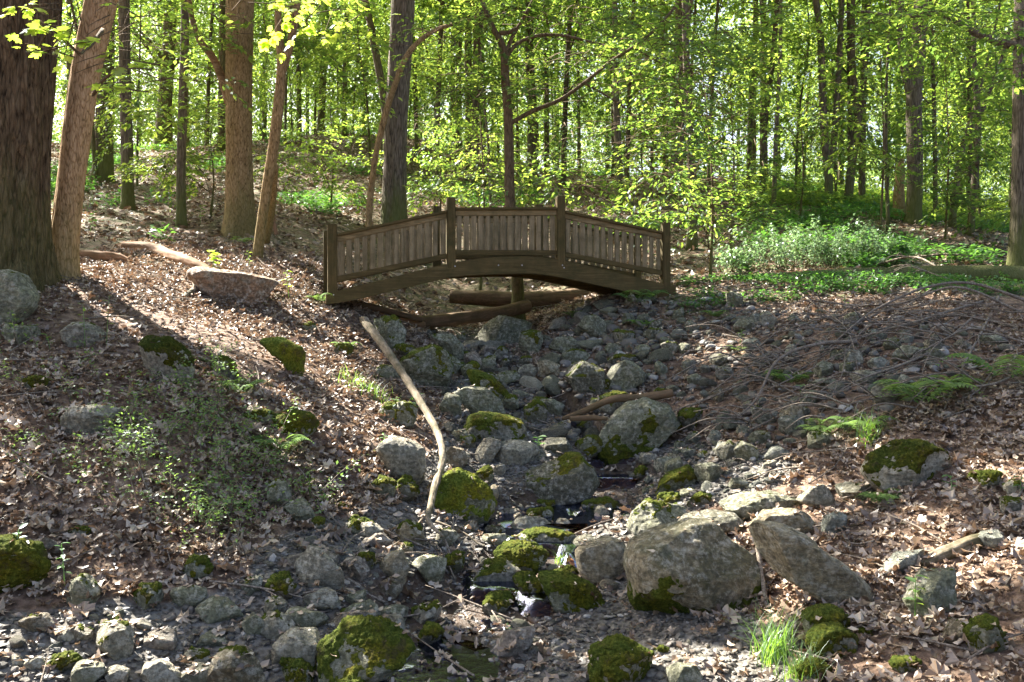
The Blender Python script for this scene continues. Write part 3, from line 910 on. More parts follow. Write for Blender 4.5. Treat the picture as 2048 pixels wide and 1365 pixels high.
# main boulders traced from the photograph
O = [
 ([(1250,1120),(1262,1085),(1300,1065),(1340,1060),(1385,1048),(1430,1050),(1460,1080),(1500,1105),(1515,1130),(1510,1180),(1490,1215),(1420,1228),(1350,1240),(1300,1225),(1265,1185)], .56, 'tan', 'biggest boulder of the stream, pale humped top and green mossy foot', dict(algae=.8, dep=.9, seed=3, facets=6, mdir=-1, rough=.06)),
 ([(1495,1060),(1520,1045),(1560,1048),(1620,1075),(1650,1110),(1730,1155),(1757,1190),(1745,1218),(1700,1205),(1620,1175),(1550,1140),(1515,1105)], 0, 'tan', 'long pale slab of rock slanting down beside the biggest boulder', dict(dep=.6, algae=.25, seed=8, sink=.5)),
 ([(1150,1105),(1170,1078),(1210,1070),(1245,1085),(1262,1110),(1245,1150),(1215,1170),(1175,1160),(1155,1135)], 0, 'tan', 'smooth round pale boulder next to the biggest boulder', dict(algae=.2, facets=2, rough=.025, boxy=.95)),
 ([(1190,870),(1215,838),(1245,812),(1290,799),(1340,812),(1358,850),(1355,885),(1340,908),(1280,908),(1220,915),(1195,895)], .6, 'green', 'angular grey boulder with mossy flanks above the upper pool', dict(dep=.9, facets=9, seed=21, mdir=-.6, rough=.07)),
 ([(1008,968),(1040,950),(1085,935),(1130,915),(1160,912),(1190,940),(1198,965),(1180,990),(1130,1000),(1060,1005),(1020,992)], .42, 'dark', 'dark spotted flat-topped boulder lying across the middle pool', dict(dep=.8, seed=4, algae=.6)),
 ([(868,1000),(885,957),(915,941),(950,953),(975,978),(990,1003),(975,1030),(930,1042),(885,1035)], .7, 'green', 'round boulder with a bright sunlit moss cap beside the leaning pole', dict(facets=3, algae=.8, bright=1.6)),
 ([(748,880),(775,872),(820,880),(850,895),(857,930),(840,955),(820,962),(780,945),(760,915)], 0, 'grey', 'pale bare boulder just behind the lower part of the leaning pole', dict(algae=.25)),
 ([(280,690),(300,675),(340,680),(370,705),(385,735),(380,765),(340,770),(300,755),(285,730)], .64, 'grey', 'pale boulder with dark moss patches on the leafy bank', dict(facets=8, algae=.15, bright=.6)),
 ([(-70,560),(-20,541),(15,541),(42,550),(70,592),(64,612),(30,640),(0,655),(-70,665)], .25, 'green', 'pale grey-green boulder at the foot of the thickest trunk', dict(algae=.2)),
 ([(375,545),(395,533),(450,540),(510,550),(550,560),(568,575),(555,600),(500,608),(440,600),(400,582)], 0, 'red', 'wide reddish boulder sitting on sunlit leaves near the bridge', dict(dep=.7, facets=5, algae=.2, sink=.0)),
 ([(125,832),(145,812),(200,810),(240,818),(225,850),(210,865),(165,877),(130,865)], 0, 'grey', 'pale flat boulder with a hollow, half sunk in dead leaves', dict(algae=.3)),
 ([(640,1290),(690,1250),(760,1245),(815,1280),(828,1300),(780,1332),(700,1362),(640,1365)], .62, 'green', 'large moss covered slab tilted at the edge of the lower stream', dict(dep=1.0, facets=8, sink=.4)),
 ([(588,1130),(615,1095),(640,1100),(690,1140),(716,1165),(700,1192),(650,1170),(600,1155)], 0, 'grey', 'angular light grey wedge of rock pointing up from the gravel', dict(facets=10, algae=.15)),
 ([(1068,1158),(1085,1148),(1130,1150),(1175,1170),(1217,1205),(1195,1224),(1130,1217),(1085,1208)], .72, 'green', 'long low green mossy rock in front of the smooth round boulder', dict(facets=6)),
 ([(1178,1340),(1185,1300),(1220,1282),(1265,1275),(1290,1285),(1308,1310),(1300,1345),(1280,1378),(1200,1385)], .7, 'tan', 'mossy boulder with a bare corner, lowest on the gravel bar', dict(facets=7)),
 ([(1725,945),(1745,910),(1790,888),(1840,885),(1890,903),(1904,930),(1880,957),(1830,977),(1760,972)], .66, 'white', 'whitish boulder capped with dark moss, alone on dead leaves', dict(facets=7, algae=.1, bright=.7)),
 ([(1805,1195),(1850,1140),(1890,1125),(1925,1150),(1922,1190),(1900,1232),(1870,1247),(1820,1228)], .25, 'green', 'steep triangular boulder with one bare pale face among dead leaves', dict(facets=9)),
 ([(1500,1052),(1530,1024),(1590,1018),(1635,1040),(1643,1060),(1620,1090),(1560,1080),(1510,1062)], 0, 'tan', 'rounded pale boulder propped behind the long slab', dict(algae=.3)),
 ([(1320,1060),(1350,1035),(1420,1022),(1470,1028),(1492,1050),(1480,1080),(1400,1085),(1330,1080)], 0, 'dark', 'dark flat rock peeping out behind the biggest boulder', dict(algae=.4)),
 ([(1250,1070),(1265,1025),(1295,1003),(1340,1010),(1390,1022),(1385,1050),(1320,1078),(1270,1085)], .4, 'green', 'square-edged boulder with moss on its stream side', dict(facets=9)),
 ([(1425,1012),(1480,985),(1540,983),(1600,1003),(1612,1026),(1540,1035),(1460,1032)], .1, 'green', 'low rough boulder with crumbling grey surface', dict(rough=.08)),
 ([(1593,1000),(1620,975),(1650,970),(1682,1000),(1678,1022),(1630,1012)], .2, 'grey', 'small grey boulder beside a dark flat one', dict()),
 ([(948,657),(965,637),(1010,632),(1050,640),(1072,655),(1055,682),(1010,697),(960,692)], .1, 'green', 'grey boulder under the bridge below the fallen logs', dict(facets=8, algae=.6)),
 ([(790,730),(828,702),(870,690),(908,710),(916,745),(890,772),(850,777),(828,757)], .45, 'green', 'lichen mottled boulder left of the dry falls', dict(algae=.7)),
 ([(742,640),(790,630),(813,660),(803,697),(770,692)], .45, 'green', 'rounded mossy boulder beside the upper end of the pole', dict()),
 ([(932,742),(960,744),(1000,765),(1023,797),(1015,817),(983,800),(948,775)], .72, 'green', 'moss topped ledge slanting down the dry falls', dict(dep=.6)),
 ([(903,790),(930,774),(970,775),(1000,800),(1014,832),(980,842),(930,817)], .05, 'green', 'tilted layered slate block in the dry falls', dict(facets=9)),
 ([(903,850),(960,828),(1020,838),(1077,860),(1072,887),(1000,882),(930,872)], .6, 'grey', 'flat mossy ledge with dead leaves on it, middle of the falls', dict(dep=1.2)),
 ([(938,915),(965,880),(1000,868),(1003,893),(978,925),(950,932)], 0, 'grey', 'clean grey wedge rock leaning above the middle pool', dict(facets=10, algae=.1)),
 ([(1305,977),(1340,950),(1385,932),(1395,958),(1372,982),(1320,988)], .74, 'green', 'green mossy wedge rock on the blue gravel', dict()),
 ([(942,1152),(970,1125),(1010,1120),(1040,1140),(1052,1167),(1000,1187),(950,1182)], .5, 'grey', 'small overhanging boulder with moss on one side in the brook', dict()),
 ([(1005,1097),(1040,1070),(1090,1062),(1150,1070),(1162,1093),(1120,1112),(1050,1107)], .52, 'grey', 'broad flat stone with thin moss, stepping stone of the pool', dict(dep=1.0, facets=9)),
 ([(988,1302),(1005,1265),(1072,1254),(1066,1286),(1035,1315),(990,1318)], 0, 'purple', 'flat purplish stone with clean edges on the gravel bar', dict(facets=9, algae=.0, rough=.03)),
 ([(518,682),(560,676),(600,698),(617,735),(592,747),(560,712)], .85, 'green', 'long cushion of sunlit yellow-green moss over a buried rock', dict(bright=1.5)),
 ([(1752,1147),(1800,1108),(1857,1098),(1842,1132),(1790,1152)], 0, 'blue', 'blue-grey slate shard beside the broken log', dict(facets=9, algae=.1)),
 ([(-60,1130),(-30,1085),(20,1080),(70,1095),(95,1130),(70,1165),(0,1190),(-60,1190)], .95, 'green', 'thick cushion of green moss over a rock on the leafy bank edge', dict()),
 ([(545,1330),(548,1285),(580,1262),(630,1260),(657,1285),(650,1325),(600,1345)], .1, 'white', 'whitish knobbly boulder behind the tilted mossy slab', dict(rough=.07)),
 ([(418,1345),(430,1310),(480,1295),(540,1318),(545,1375),(470,1390),(415,1385)], .35, 'brown', 'brown boulder cut by the lower edge of the view', dict()),
 ([(1930,1290),(1940,1255),(1985,1235),(2010,1265),(2015,1300),(1975,1315),(1945,1310)], .6, 'green', 'dark jagged mossy stone next to a small triangular one', dict(facets=9)),
 ([(905,722),(880,690),(862,668),(905,668),(925,690),(930,720)], .3, 'green', 'narrow mossy block wedged behind the mottled boulder', dict()),
]
for i, (o_, mo, ti, lab, kw) in enumerate(O):
    rock(0, 0, 0, 0, lab, mo, ti, out=o_, **kw)

RR = [
 (40, 668, 95, 42, .25, 'green', 'low rock tucked under the pale boulder by the thickest trunk'),
 (160, 670, 105, 52, .3, 'grey', 'boulder with a sunlit top between two tall seedlings'),
 (450, 735, 75, 36, .75, 'green', 'mossy rock just behind the patchy pale boulder'),
 (75, 767, 50, 24, .9, 'green', 'small dark moss cushion on leaves, uphill of the pale hollowed boulder'),
 (590, 848, 88, 46, .92, 'green', 'smooth dome of dark green moss on the bare leafy slope'),
 (520, 835, 60, 24, .85, 'green', 'thin flat moss patch touching the smooth moss dome'),
 (690, 702, 46, 30, .6, 'green', 'little mossy rock in sunlit leaves near the pole'),
 (620, 655, 36, 18, .5, 'green', 'tiny moss knob close to the bridge foot'),
 (905, 812, 52, 50, .1, 'green', 'upright grey rock pressed against the tilted slate block'),
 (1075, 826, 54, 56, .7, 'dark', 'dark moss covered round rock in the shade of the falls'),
 (1035, 906, 96, 50, .05, 'grey', 'wide pale rock with a small seedling in front of it'),
 (1115, 892, 62, 42, .1, 'dark', 'dark rock between the wide pale rock and a mossy one'),
 (1175, 893, 68, 48, .75, 'green', 'mossy rock left of the angular flanked boulder'),
 (1165, 757, 96, 68, .4, 'dark', 'dark mossy boulder at the top right of the falls'),
 (1250, 752, 78, 72, .05, 'green', 'plain grey block right of the dark mossy boulder'),
 (1100, 737, 62, 36, 0, 'tan', 'light tan rounded rock over a sunlit gravel patch'),
 (1200, 775, 60, 30, .8, 'green', 'bright moss patch at the foot of the dark mossy boulder'),
 (1130, 690, 80, 34, .2, 'green', 'flat layered stone in the rubble below the bridge'),
 (1190, 655, 70, 46, .3, 'green', 'layered grey rock below the far end of the bridge'),
 (1150, 715, 66, 30, .35, 'green', 'flat greenish stone leaning over the tan rock'),
 (980, 705, 50, 26, .1, 'purple', 'reddish broken stone on the gravel below the fallen logs'),
 (945, 722, 40, 40, .1, 'purple', 'upright brownish stone at the top of the falls'),
 (770, 745, 70, 28, .4, 'green', 'low mottled stone between the pole and the bank'),
 (845, 752, 40, 46, .3, 'green', 'pale mottled stone touching the pole'),
 (795, 828, 90, 48, .5, 'green', 'rock with seedlings on it right against the pole'),
 (765, 975, 62, 50, .75, 'green', 'mossy rock below the pale bare boulder, farther from the pole'),
 (812, 982, 56, 52, .6, 'dark', 'darker mossy rock below the pale bare boulder, nearer the pole'),
 (905, 915, 70, 40, .1, 'brown', 'brown rock hidden behind the pole'),
 (972, 948, 34, 44, .8, 'green', 'small upright mossy stone by the flat-topped boulder'),
 (997, 940, 40, 26, .0, 'grey', 'small smooth grey stone by the flat-topped boulder'),
 (985, 985, 34, 30, .0, 'tan', 'small round stone between moss cap and flat-topped boulder'),
 (1100, 1010, 74, 18, .85, 'green', 'thin mossy stone in the pool below the flat-topped boulder'),
 (1075, 1032, 64, 34, .8, 'green', 'mossy stone standing in the middle pool'),
 (1020, 1025, 50, 16, .0, 'grey', 'flat wet stone barely above the middle pool'),
 (1060, 1055, 92, 44, .0, 'grey', 'grey slate slab with a straight edge at the pool outlet'),
 (985, 1080, 60, 24, .0, 'green', 'narrow slate wedge pointing at the pool outlet'),
 (940, 1052, 40, 24, .0, 'brown', 'small brown stone at the foot of the moss capped boulder'),
 (1125, 1050, 34, 26, .1, 'grey', 'little pointed stone by the slate slab'),
 (1200, 1015, 90, 30, .55, 'dark', 'wet mossy stone at the inflow of the middle pool'),
 (1420, 946, 64, 46, .1, 'green', 'cracked grey-green rock behind the mossy wedge'),
 (1345, 1000, 60, 22, .8, 'green', 'flat moss patch below the mossy wedge'),
 (1400, 1002, 70, 24, .7, 'green', 'flat moss patch before the crumbling boulder'),
 (1285, 945, 40, 22, .6, 'dark', 'small mossy stone at the pool inflow edge'),
 (1345, 917, 36, 20, .0, 'tan', 'small rounded tan stone among the blue gravel'),
 (1300, 918, 50, 22, .0, 'grey', 'flat pale stone at the foot of the angular flanked boulder'),
 (1715, 985, 105, 38, .2, 'dark', 'dark flat rock below the whitish moss capped boulder'),
 (1672, 1048, 64, 48, .0, 'blue', 'blue-grey rounded rock among leaves behind the long slab'),
 (1985, 962, 56, 34, .6, 'green', 'small moss and stone hump beyond the moss capped boulder'),
 (2030, 978, 50, 34, .4, 'white', 'pale stone with yellow moss edge on the far leafy side'),
 (2020, 1016, 58, 38, .45, 'grey', 'grey stone with a moss skirt half under leaves'),
 (1950, 955, 24, 18, .9, 'green', 'tiny green moss tuft on a pebble'),
 (788, 1137, 70, 66, .0, 'tan', 'round tan boulder with a double hump by the brook'),
 (786, 1178, 54, 44, .25, 'brown', 'egg shaped brown stone sitting in the brook edge'),
 (862, 1140, 84, 52, .25, 'green', 'half mossy grey rock at the brook, in front of twigs'),
 (1040, 1118, 112, 58, .9, 'green', 'domed mossy rock behind the small overhanging boulder'),
 (1130, 1148, 60, 36, .7, 'dark', 'dark mossy stone between stepping stone and round boulder'),
 (712, 1140, 56, 48, .0, 'purple', 'dark purplish block behind the light grey wedge'),
 (735, 1120, 44, 36, .7, 'dark', 'dark mossy stone among gravel behind the tan boulder'),
 (860, 1272, 64, 44, .85, 'dark', 'dark green mossy lump at the edge of the brook water'),
 (855, 1228, 104, 36, .5, 'grey', 'low grey rock with a dark moss cap on one end'),
 (785, 1256, 68, 48, .0, 'grey', 'pale grey stone leaning on the tilted mossy slab'),
 (845, 1222, 40, 22, .0, 'brown', 'small brown stone behind the dark moss cap'),
 (775, 1232, 100, 34, .0, 'green', 'long weathered stone like a wooden beam beside the brook'),
 (710, 1197, 54, 36, .0, 'green', 'small grey stone below the light grey wedge'),
 (645, 1200, 76, 46, .0, 'grey', 'grey stone wedged under the light grey wedge'),
 (612, 1242, 92, 52, .0, 'green', 'broad grey stone above the whitish knobbly boulder'),
 (505, 1246, 50, 48, .0, 'green', 'pointed grey stone standing beside the striped slate'),
 (440, 1222, 94, 46, .0, 'green', 'striped slate block with a ledge across it'),
 (378, 1198, 82, 50, .3, 'green', 'mossy topped stone next to the striped slate'),
 (296, 1192, 64, 56, .5, 'green', 'mossy stone with a pale corner behind gravel'),
 (160, 1186, 74, 68, .35, 'green', 'egg shaped stone with a pale spot, alone on the bank foot'),
 (75, 1247, 68, 46, .2, 'brown', 'dull brown rounded stone low on the bank foot'),
 (560, 1172, 62, 56, .7, 'brown', 'rounded stone with moss left of the light grey wedge'),
 (395, 1140, 58, 46, .75, 'green', 'mossy stone under dead leaves at the bank foot'),
 (162, 1067, 44, 30, .6, 'green', 'small moss stone peeping from the leaf litter'),
 (100, 1090, 50, 46, .0, 'purple', 'brownish slab sticking out of the leaf litter'),
 (325, 1277, 98, 36, .0, 'purple', 'flat purple-grey slab lying in the gravel'),
 (430, 1282, 84, 34, .0, 'green', 'low grey stone half buried beside the purple slab'),
 (130, 1276, 42, 30, .0, 'grey', 'small dark angular stone in the gravel'),
 (290, 1250, 34, 24, .0, 'grey', 'small clean angular stone behind the purple slab'),
 (130, 1328, 58, 32, .9, 'green', 'small bright moss stone among pale pebbles'),
 (72, 1330, 46, 30, .0, 'white', 'white stone next to the small bright moss stone'),
 (35, 1322, 36, 26, .0, 'white', 'knobby white stone farthest into the pale pebbles'),
 (318, 1352, 110, 60, .0, 'white', 'sunlit whitish boulder with sharp chips, low in the gravel'),
 (175, 1345, 90, 40, .05, 'green', 'flat grey-green stone among pale pebbles'),
 (235, 1352, 56, 40, .0, 'grey', 'dark grey wedge beside the chipped whitish boulder'),
 (600, 1352, 116, 56, .8, 'green', 'bright mossy round rock at the lower edge of the gravel'),
 (370, 1270, 10, 8, .0, 'grey', 'pebble lying on the purple slab'),
 (740, 1060, 56, 36, .0, 'white', 'smooth white stone lit by the sun on the gravel'),
 (755, 1082, 70, 30, .0, 'purple', 'smooth purple-grey stone on the sunlit gravel'),
 (820, 1065, 60, 56, .45, 'tan', 'yellow mossy block behind the foot of the pole'),
 (715, 1052, 64, 32, .6, 'green', 'low mossy stone uphill of the smooth white stone'),
 (680, 1015, 44, 16, .8, 'green', 'thin mossy stone at the edge of the green shrubs'),
 (635, 1052, 36, 26, .7, 'green', 'small mossy stone next to gravel and green shrubs'),
 (810, 1100, 44, 22, .5, 'tan', 'flat yellowish stone lying by the twiggy foot of the pole'),
 (600, 1020, 70, 50, .15, 'green', 'grey rock in the shade under the green shrubs'),
 (560, 990, 60, 60, .3, 'green', 'dark rock almost hidden by the green shrubs'),
 (1650, 1247, 84, 58, .95, 'green', 'round green moss cushion above its twin'),
 (1665, 1288, 94, 64, .93, 'green', 'larger green moss cushion below its twin'),
 (1735, 1268, 30, 18, .8, 'green', 'thin moss spot beside the twin cushions'),
 (1810, 1334, 56, 28, .93, 'green', 'flat yellow-green moss patch on the lower leaves'),
 (1907, 1268, 56, 66, .35, 'brown', 'small triangular stone standing near the jagged mossy one'),
 (1625, 1345, 60, 40, .9, 'green', 'moss cushion behind the grass blades'),
 (1368, 1356, 84, 50, .1, 'green', 'rounded stone cut by the lower edge, on the gravel bar'),
 (1325, 1305, 40, 14, .8, 'green', 'yellow moss strip beside the bare-cornered boulder'),
 (1600, 1290, 30, 26, .0, 'purple', 'small reddish stone behind the grass tuft'),
 (1555, 905, 64, 24, .0, 'blue', 'flat blue slate at the foot of the brushwood'),
 (1430, 876, 38, 32, .0, 'blue', 'small blocky slate at the stream bend'),
 (1452, 896, 50, 22, .0, 'blue', 'low slate wedge at the stream bend'),
 (1590, 835, 56, 54, .05, 'tan', 'tan triangular stone under the brushwood'),
 (1650, 740, 52, 36, .1, 'green', 'rounded grey-green stone on the rubble bank, above a flat one'),
 (1648, 768, 74, 28, .05, 'green', 'flat layered stone under a rounded grey-green one'),
 (1620, 797, 48, 32, .0, 'green', 'smooth loaf shaped stone in the brushwood'),
 (1810, 710, 64, 36, .15, 'green', 'pale cracked stone high on the rubble bank'),
 (1757, 730, 42, 32, .0, 'blue', 'round bluish stone beside the pale cracked one'),
 (1585, 700, 38, 28, .0, 'blue', 'bluish egg shaped stone in the middle of the rubble bank'),
 (1515, 640, 36, 24, .0, 'blue', 'bluish stone high on the rubble bank under twigs'),
 (1972, 678, 60, 28, .0, 'green', 'flat slab stone near the top of the brushwood'),
 (1925, 690, 38, 22, .0, 'grey', 'small stone downhill of the flat slab stone'),
 (1812, 675, 32, 24, .0, 'blue', 'small bluish stone between twigs high on the bank'),
 (1520, 875, 54, 34, .3, 'green', 'mossy stone under the lower end of the brushwood'),
 (1640, 880, 60, 40, .3, 'green', 'rock below the ferns at the foot of the brushwood'),
 (1390, 760, 30, 24, .0, 'green', 'small stone behind the undercut roots'),
 (1435, 790, 44, 34, .0, 'brown', 'brown flat stone above the undercut roots'),
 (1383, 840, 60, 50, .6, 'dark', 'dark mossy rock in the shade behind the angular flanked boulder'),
 (1262, 602, 34, 30, .0, 'brown', 'squared brown stone under the far end of the bridge'),
 (1320, 738, 34, 30, .0, 'green', 'rounded stone just right of the plain grey block'),
 (1990, 1080, 70, 40, .0, 'blue', 'dark slate end sticking out behind the broken log'),
]
for r in RR:
    rock(r[0], r[1], r[2], r[3], r[6], r[4] if r[4] < .7 else .6 + (r[4] - .7) * .5, r[5], algae=.45 if r[5] in ('green', 'dark') else .15, name='boulder' if max(r[2], r[3]) > 70 else 'rock',
         roll=random.uniform(-9, 9) if r[4] < .85 else 0, facets=2 if r[4] > .85 else 11, boxy=.95 if r[4] > .85 else .78, dep=.9)

# more boulders packed in the gully: several look alike
def pile(n, poly, w0, w1, label, group, tints, mossy=.5):
    P = np.array(poly, float)
    k = t = 0
    while k < n and t < n * 40:
        t += 1
        px, py = random.uniform(P[:, 0].min(), P[:, 0].max()), random.uniform(P[:, 1].min(), P[:, 1].max())
        if not in_poly(np.array([[px, py]]), P)[0]:
            continue
        g = G(px, py)
        w = random.uniform(w0, w1) * 8.0 / g[1]
        r_m = w / 2 * g[1] / F
        if any((g[0] - c[0]) ** 2 + ((g[1] - c[1]) * .8) ** 2 < (rr * .75 + r_m * .55) ** 2 for c, rr in ROCKS):
            continue
        h = w * random.uniform(.4, .75)
        rock(px, py - h / 2, w, h, label, random.choice([0, 0, .35, mossy, mossy]), random.choice(tints), algae=random.uniform(.3, .9), name='boulder' if w > 60 else 'rock',
             roll=random.uniform(-22, 22), facets=11, dep=.9, group=group, cat='boulder')
        k += 1
pile(34, [(850, 665), (980, 690), (1090, 690), (1180, 700), (1300, 640), (1350, 720), (1330, 800), (1230, 850), (1240, 900), (1050, 960), (900, 900), (860, 780), (780, 720)], 34, 78, 'weathered boulder packed into the dry falls below the bridge', 'boulders packed into the dry falls', ['green', 'grey', 'dark', 'green'])
pile(8, [(900, 1030), (1150, 990), (1260, 1000), (1250, 1080), (1100, 1240), (960, 1250), (880, 1150)], 26, 60, 'low stone standing in the brook among larger ones', 'low stones standing in the brook', ['dark', 'brown', 'green', 'grey'], .6)
pile(20, [(150, 1260), (450, 1210), (600, 1120), (740, 1130), (780, 1240), (640, 1365), (150, 1365)], 26, 62, 'angular grey stone packed on the gravel under the leafy bank', 'angular stones packed on the gravel', ['grey', 'green', 'blue', 'purple'], .35)
pile(14, [(1240, 900), (1500, 880), (1600, 940), (1430, 1000), (1250, 990)], 22, 50, 'grey-green stone bedded in the gravel of the stream bend', 'stones bedded in the gravel bend', ['grey', 'green', 'blue'], .35)
pile(34, [(1300, 630), (1500, 610), (1750, 660), (1960, 690), (1800, 800), (1600, 880), (1420, 820), (1340, 760)], 26, 60, 'lichen-grey rock embedded in the brush covered bank', 'rocks embedded in the brush covered bank', ['grey', 'green', 'blue', 'green'], .25)

# smaller loose stones: rubble bank and stream bed, shared shapes
protos = []
for k in range(8):
    v, f = rock_geo(4, 900 + k, (1.0, random.uniform(.45, .8)), random.uniform(.6, .9), 9, 0.06, .78)
    me = mesh_obj('stone', v, f, M['rock'])
    protos.append(me.data)
    bpy.data.objects.remove(me)
def stones(n, poly, smin, smax, label, group, tints, flat=0.8, sparse=None):
    """loose stones inside a pixel polygon"""
    P = np.array(poly, float)
    k = 0
    tries = 0
    while k < n and tries < n * 30:
        tries += 1
        px = random.uniform(P[:, 0].min(), P[:, 0].max())
        py = random.uniform(P[:, 1].min(), P[:, 1].max())
        if not in_poly(np.array([[px, py]]), P)[0]:
            continue
        g = G(px, py)
        s = smin * (smax / smin) ** (random.random() ** 1.5)
        if any((g[0] - c[0]) ** 2 + (g[1] - c[1]) ** 2 < (rr * .85 + s * .4) ** 2 for c, rr in ROCKS):
            continue
        o = bpy.data.objects.new('stone', random.choice(protos))
        C.objects.link(o)
        o.location = (g[0], g[1], g[2] + s * random.uniform(.05, .3))
        o.scale = (s, s * random.uniform(.6, 1.1), s * random.uniform(.6, 1.1) * flat)
        o.rotation_euler = (random.uniform(-.4, .5), random.uniform(-.5, .5), random.uniform(0, 6.28))
        t = np.array(TINT[random.choice(tints)]) * random.uniform(.75, 1.25)
        o.color = (*t, random.uniform(0, .8))
        tag(o, label, 'stone', group)
        ROCKS.append((g, s * .8))
        k += 1
BANK = [(1290, 610), (1480, 590), (1700, 640), (1980, 660), (2040, 700), (1850, 800), (1640, 900), (1480, 880), (1370, 800), (1290, 760), (1230, 690)]
stones(90, BANK, .05, .13, 'loose grey stone in the rubble of the brush covered bank', 'loose stones of the rubble bank', ['green', 'grey', 'blue', 'green'])
stones(26, [(1080, 690), (1160, 620), (1300, 600), (1340, 700), (1300, 780), (1200, 740), (1110, 720)], .08, .2, 'stacked greenish stone in the slope below the far end of the bridge', 'stones below the far end of the bridge', ['green', 'green', 'grey', 'dark'])
stones(50, [(880, 660), (980, 690), (1090, 700), (1150, 770), (1220, 850), (1160, 900), (1020, 880), (900, 880), (880, 760)], .06, .2, 'broken stone lying in the dry falls', 'loose stones of the dry falls', ['green', 'grey', 'purple', 'dark'])
stones(40, [(1290, 915), (1380, 880), (1560, 900), (1600, 950), (1430, 1010), (1330, 1010), (1240, 960)], .02, .07, 'bluish stone on the gravel at the stream bend', 'stones of the stream bend', ['blue', 'grey', 'green', 'blue'])
stones(40, [(0, 1250), (450, 1190), (600, 1080), (760, 1040), (870, 1100), (800, 1365), (0, 1365)], .02, .06, 'grey stone on the gravel at the foot of the leafy bank', 'stones at the foot of the leafy bank', ['grey', 'green', 'purple', 'blue', 'white'])
stones(35, [(900, 1040), (1150, 1000), (1250, 1060), (1240, 1240), (1100, 1260), (950, 1250), (880, 1150)], .02, .07, 'wet stone in or beside the brook', 'wet stones of the brook', ['dark', 'brown', 'grey', 'green'])
stones(22, [(900, 1280), (1200, 1230), (1480, 1290), (1500, 1365), (900, 1365)], .015, .045, 'small stone on the gravel bar by the brook', 'stones of the gravel bar', ['grey', 'purple', 'tan', 'white'])

# rubble beyond counting: small angular stones between the larger ones
def rubble(n, poly, smin, smax, seed):
    rgx = np.random.default_rng(seed)
    P = np.array([G(*p_)[:2] for p_ in poly])
    var = [rock_geo(3, 950 + k, (1.0, rgx.uniform(.4, .8)), rgx.uniform(.55, .9), 8, .05, .75) for k in range(10)]
    c0, c1 = P.min(0), P.max(0)
    xy = rgx.uniform(c0, c1, (n * 4, 2))
    xy = xy[in_poly(xy, P)][:n]
    d_, l_, w_ = seg_dist(xy)
    xy = xy[(d_ > w_ * .95) | (rgx.random(len(xy)) < .25)]
    z = H(xy[:, 0], xy[:, 1])
    out = []
    for k, (v, f) in enumerate(var):
        i = np.arange(k, len(xy), len(var))
        m = len(i)
        s = smin * (smax / smin) ** (rgx.random(m) ** 1.7)
        a = rgx.uniform(0, 6.283, m); t = rgx.normal(0, .5, m)
        x = v[None, :, 0] * np.cos(t)[:, None] - v[None, :, 2] * np.sin(t)[:, None]
        zz = v[None, :, 0] * np.sin(t)[:, None] + v[None, :, 2] * np.cos(t)[:, None]
        X = x * np.cos(a)[:, None] - v[None, :, 1] * np.sin(a)[:, None]
        Yv = x * np.sin(a)[:, None] + v[None, :, 1] * np.cos(a)[:, None]
        V = np.stack([X, Yv, zz * .8], -1) * s[:, None, None] + np.c_[xy[i], z[i] + s * .2][:, None]
        out.append((V.reshape(-1, 3), (f[None] + (np.arange(m) * len(v))[:, None, None]).reshape(-1, 3)))
    return out
def merge3(parts):
    V, Fx, o = [], [], 0
    for v, f in parts:
        V.append(v); Fx.append(f + o); o += len(v)
    return np.concatenate(V), np.concatenate(Fx)
rp = rubble(650, BANK, .02, .075, 1) + rubble(300, [(1080, 690), (1160, 620), (1300, 600), (1340, 700), (1300, 800), (1200, 790), (1110, 720)], .03, .1, 2) + \
    rubble(420, [(850, 660), (980, 660), (1090, 700), (1150, 770), (1240, 850), (1240, 900), (1100, 880), (900, 880), (880, 760)], .02, .08, 3) + \
    rubble(300, [(1240, 900), (1560, 890), (1600, 960), (1430, 1010), (1240, 1000)], .012, .04, 4) + rubble(500, BEDP, .012, .045, 5)
v, f = merge3(rp)
tag(mesh_obj('rubble_gravel', v, f, M['gravel']), kind='stuff')

# ------------------------------------------------------------------ tubes, trunks, branches
def smooth_path(P, R, n):
    P = np.array(P, float); R = np.array(R, float)
    t = np.r_[0, np.cumsum(np.linalg.norm(np.diff(P, axis=0), axis=1))]
    tt = np.linspace(0, t[-1], n)
    Q = np.empty((n, 3))
    # Catmull-Rom
    seg = np.clip(np.searchsorted(t, tt, side='right') - 1, 0, len(P) - 2)
    u = (tt - t[seg]) / (t[seg + 1] - t[seg])
    p1, p2 = P[seg], P[seg + 1]
    p0 = P[np.maximum(seg - 1, 0)]; p3_ = P[np.minimum(seg + 2, len(P) - 1)]
    u = u[:, None]
    h = (t[seg + 1] - t[seg])[:, None]
    dv = np.diff(P, axis=0) / np.maximum(np.diff(t), 1e-6)[:, None]
    hh = np.diff(t)
    mt = np.empty_like(P)
    mt[0], mt[-1] = dv[0], dv[-1]
    if len(P) > 2:
        mt[1:-1] = (dv[:-1] * hh[1:, None] + dv[1:] * hh[:-1, None]) / (hh[1:] + hh[:-1])[:, None]
    m1, m2 = mt[seg], mt[seg + 1]
    Q = (2 * u ** 3 - 3 * u ** 2 + 1) * p1 + (u ** 3 - 2 * u ** 2 + u) * h * m1 + (-2 * u ** 3 + 3 * u ** 2) * p2 + (u ** 3 - u ** 2) * h * m2
    return Q, np.interp(tt, t, R)

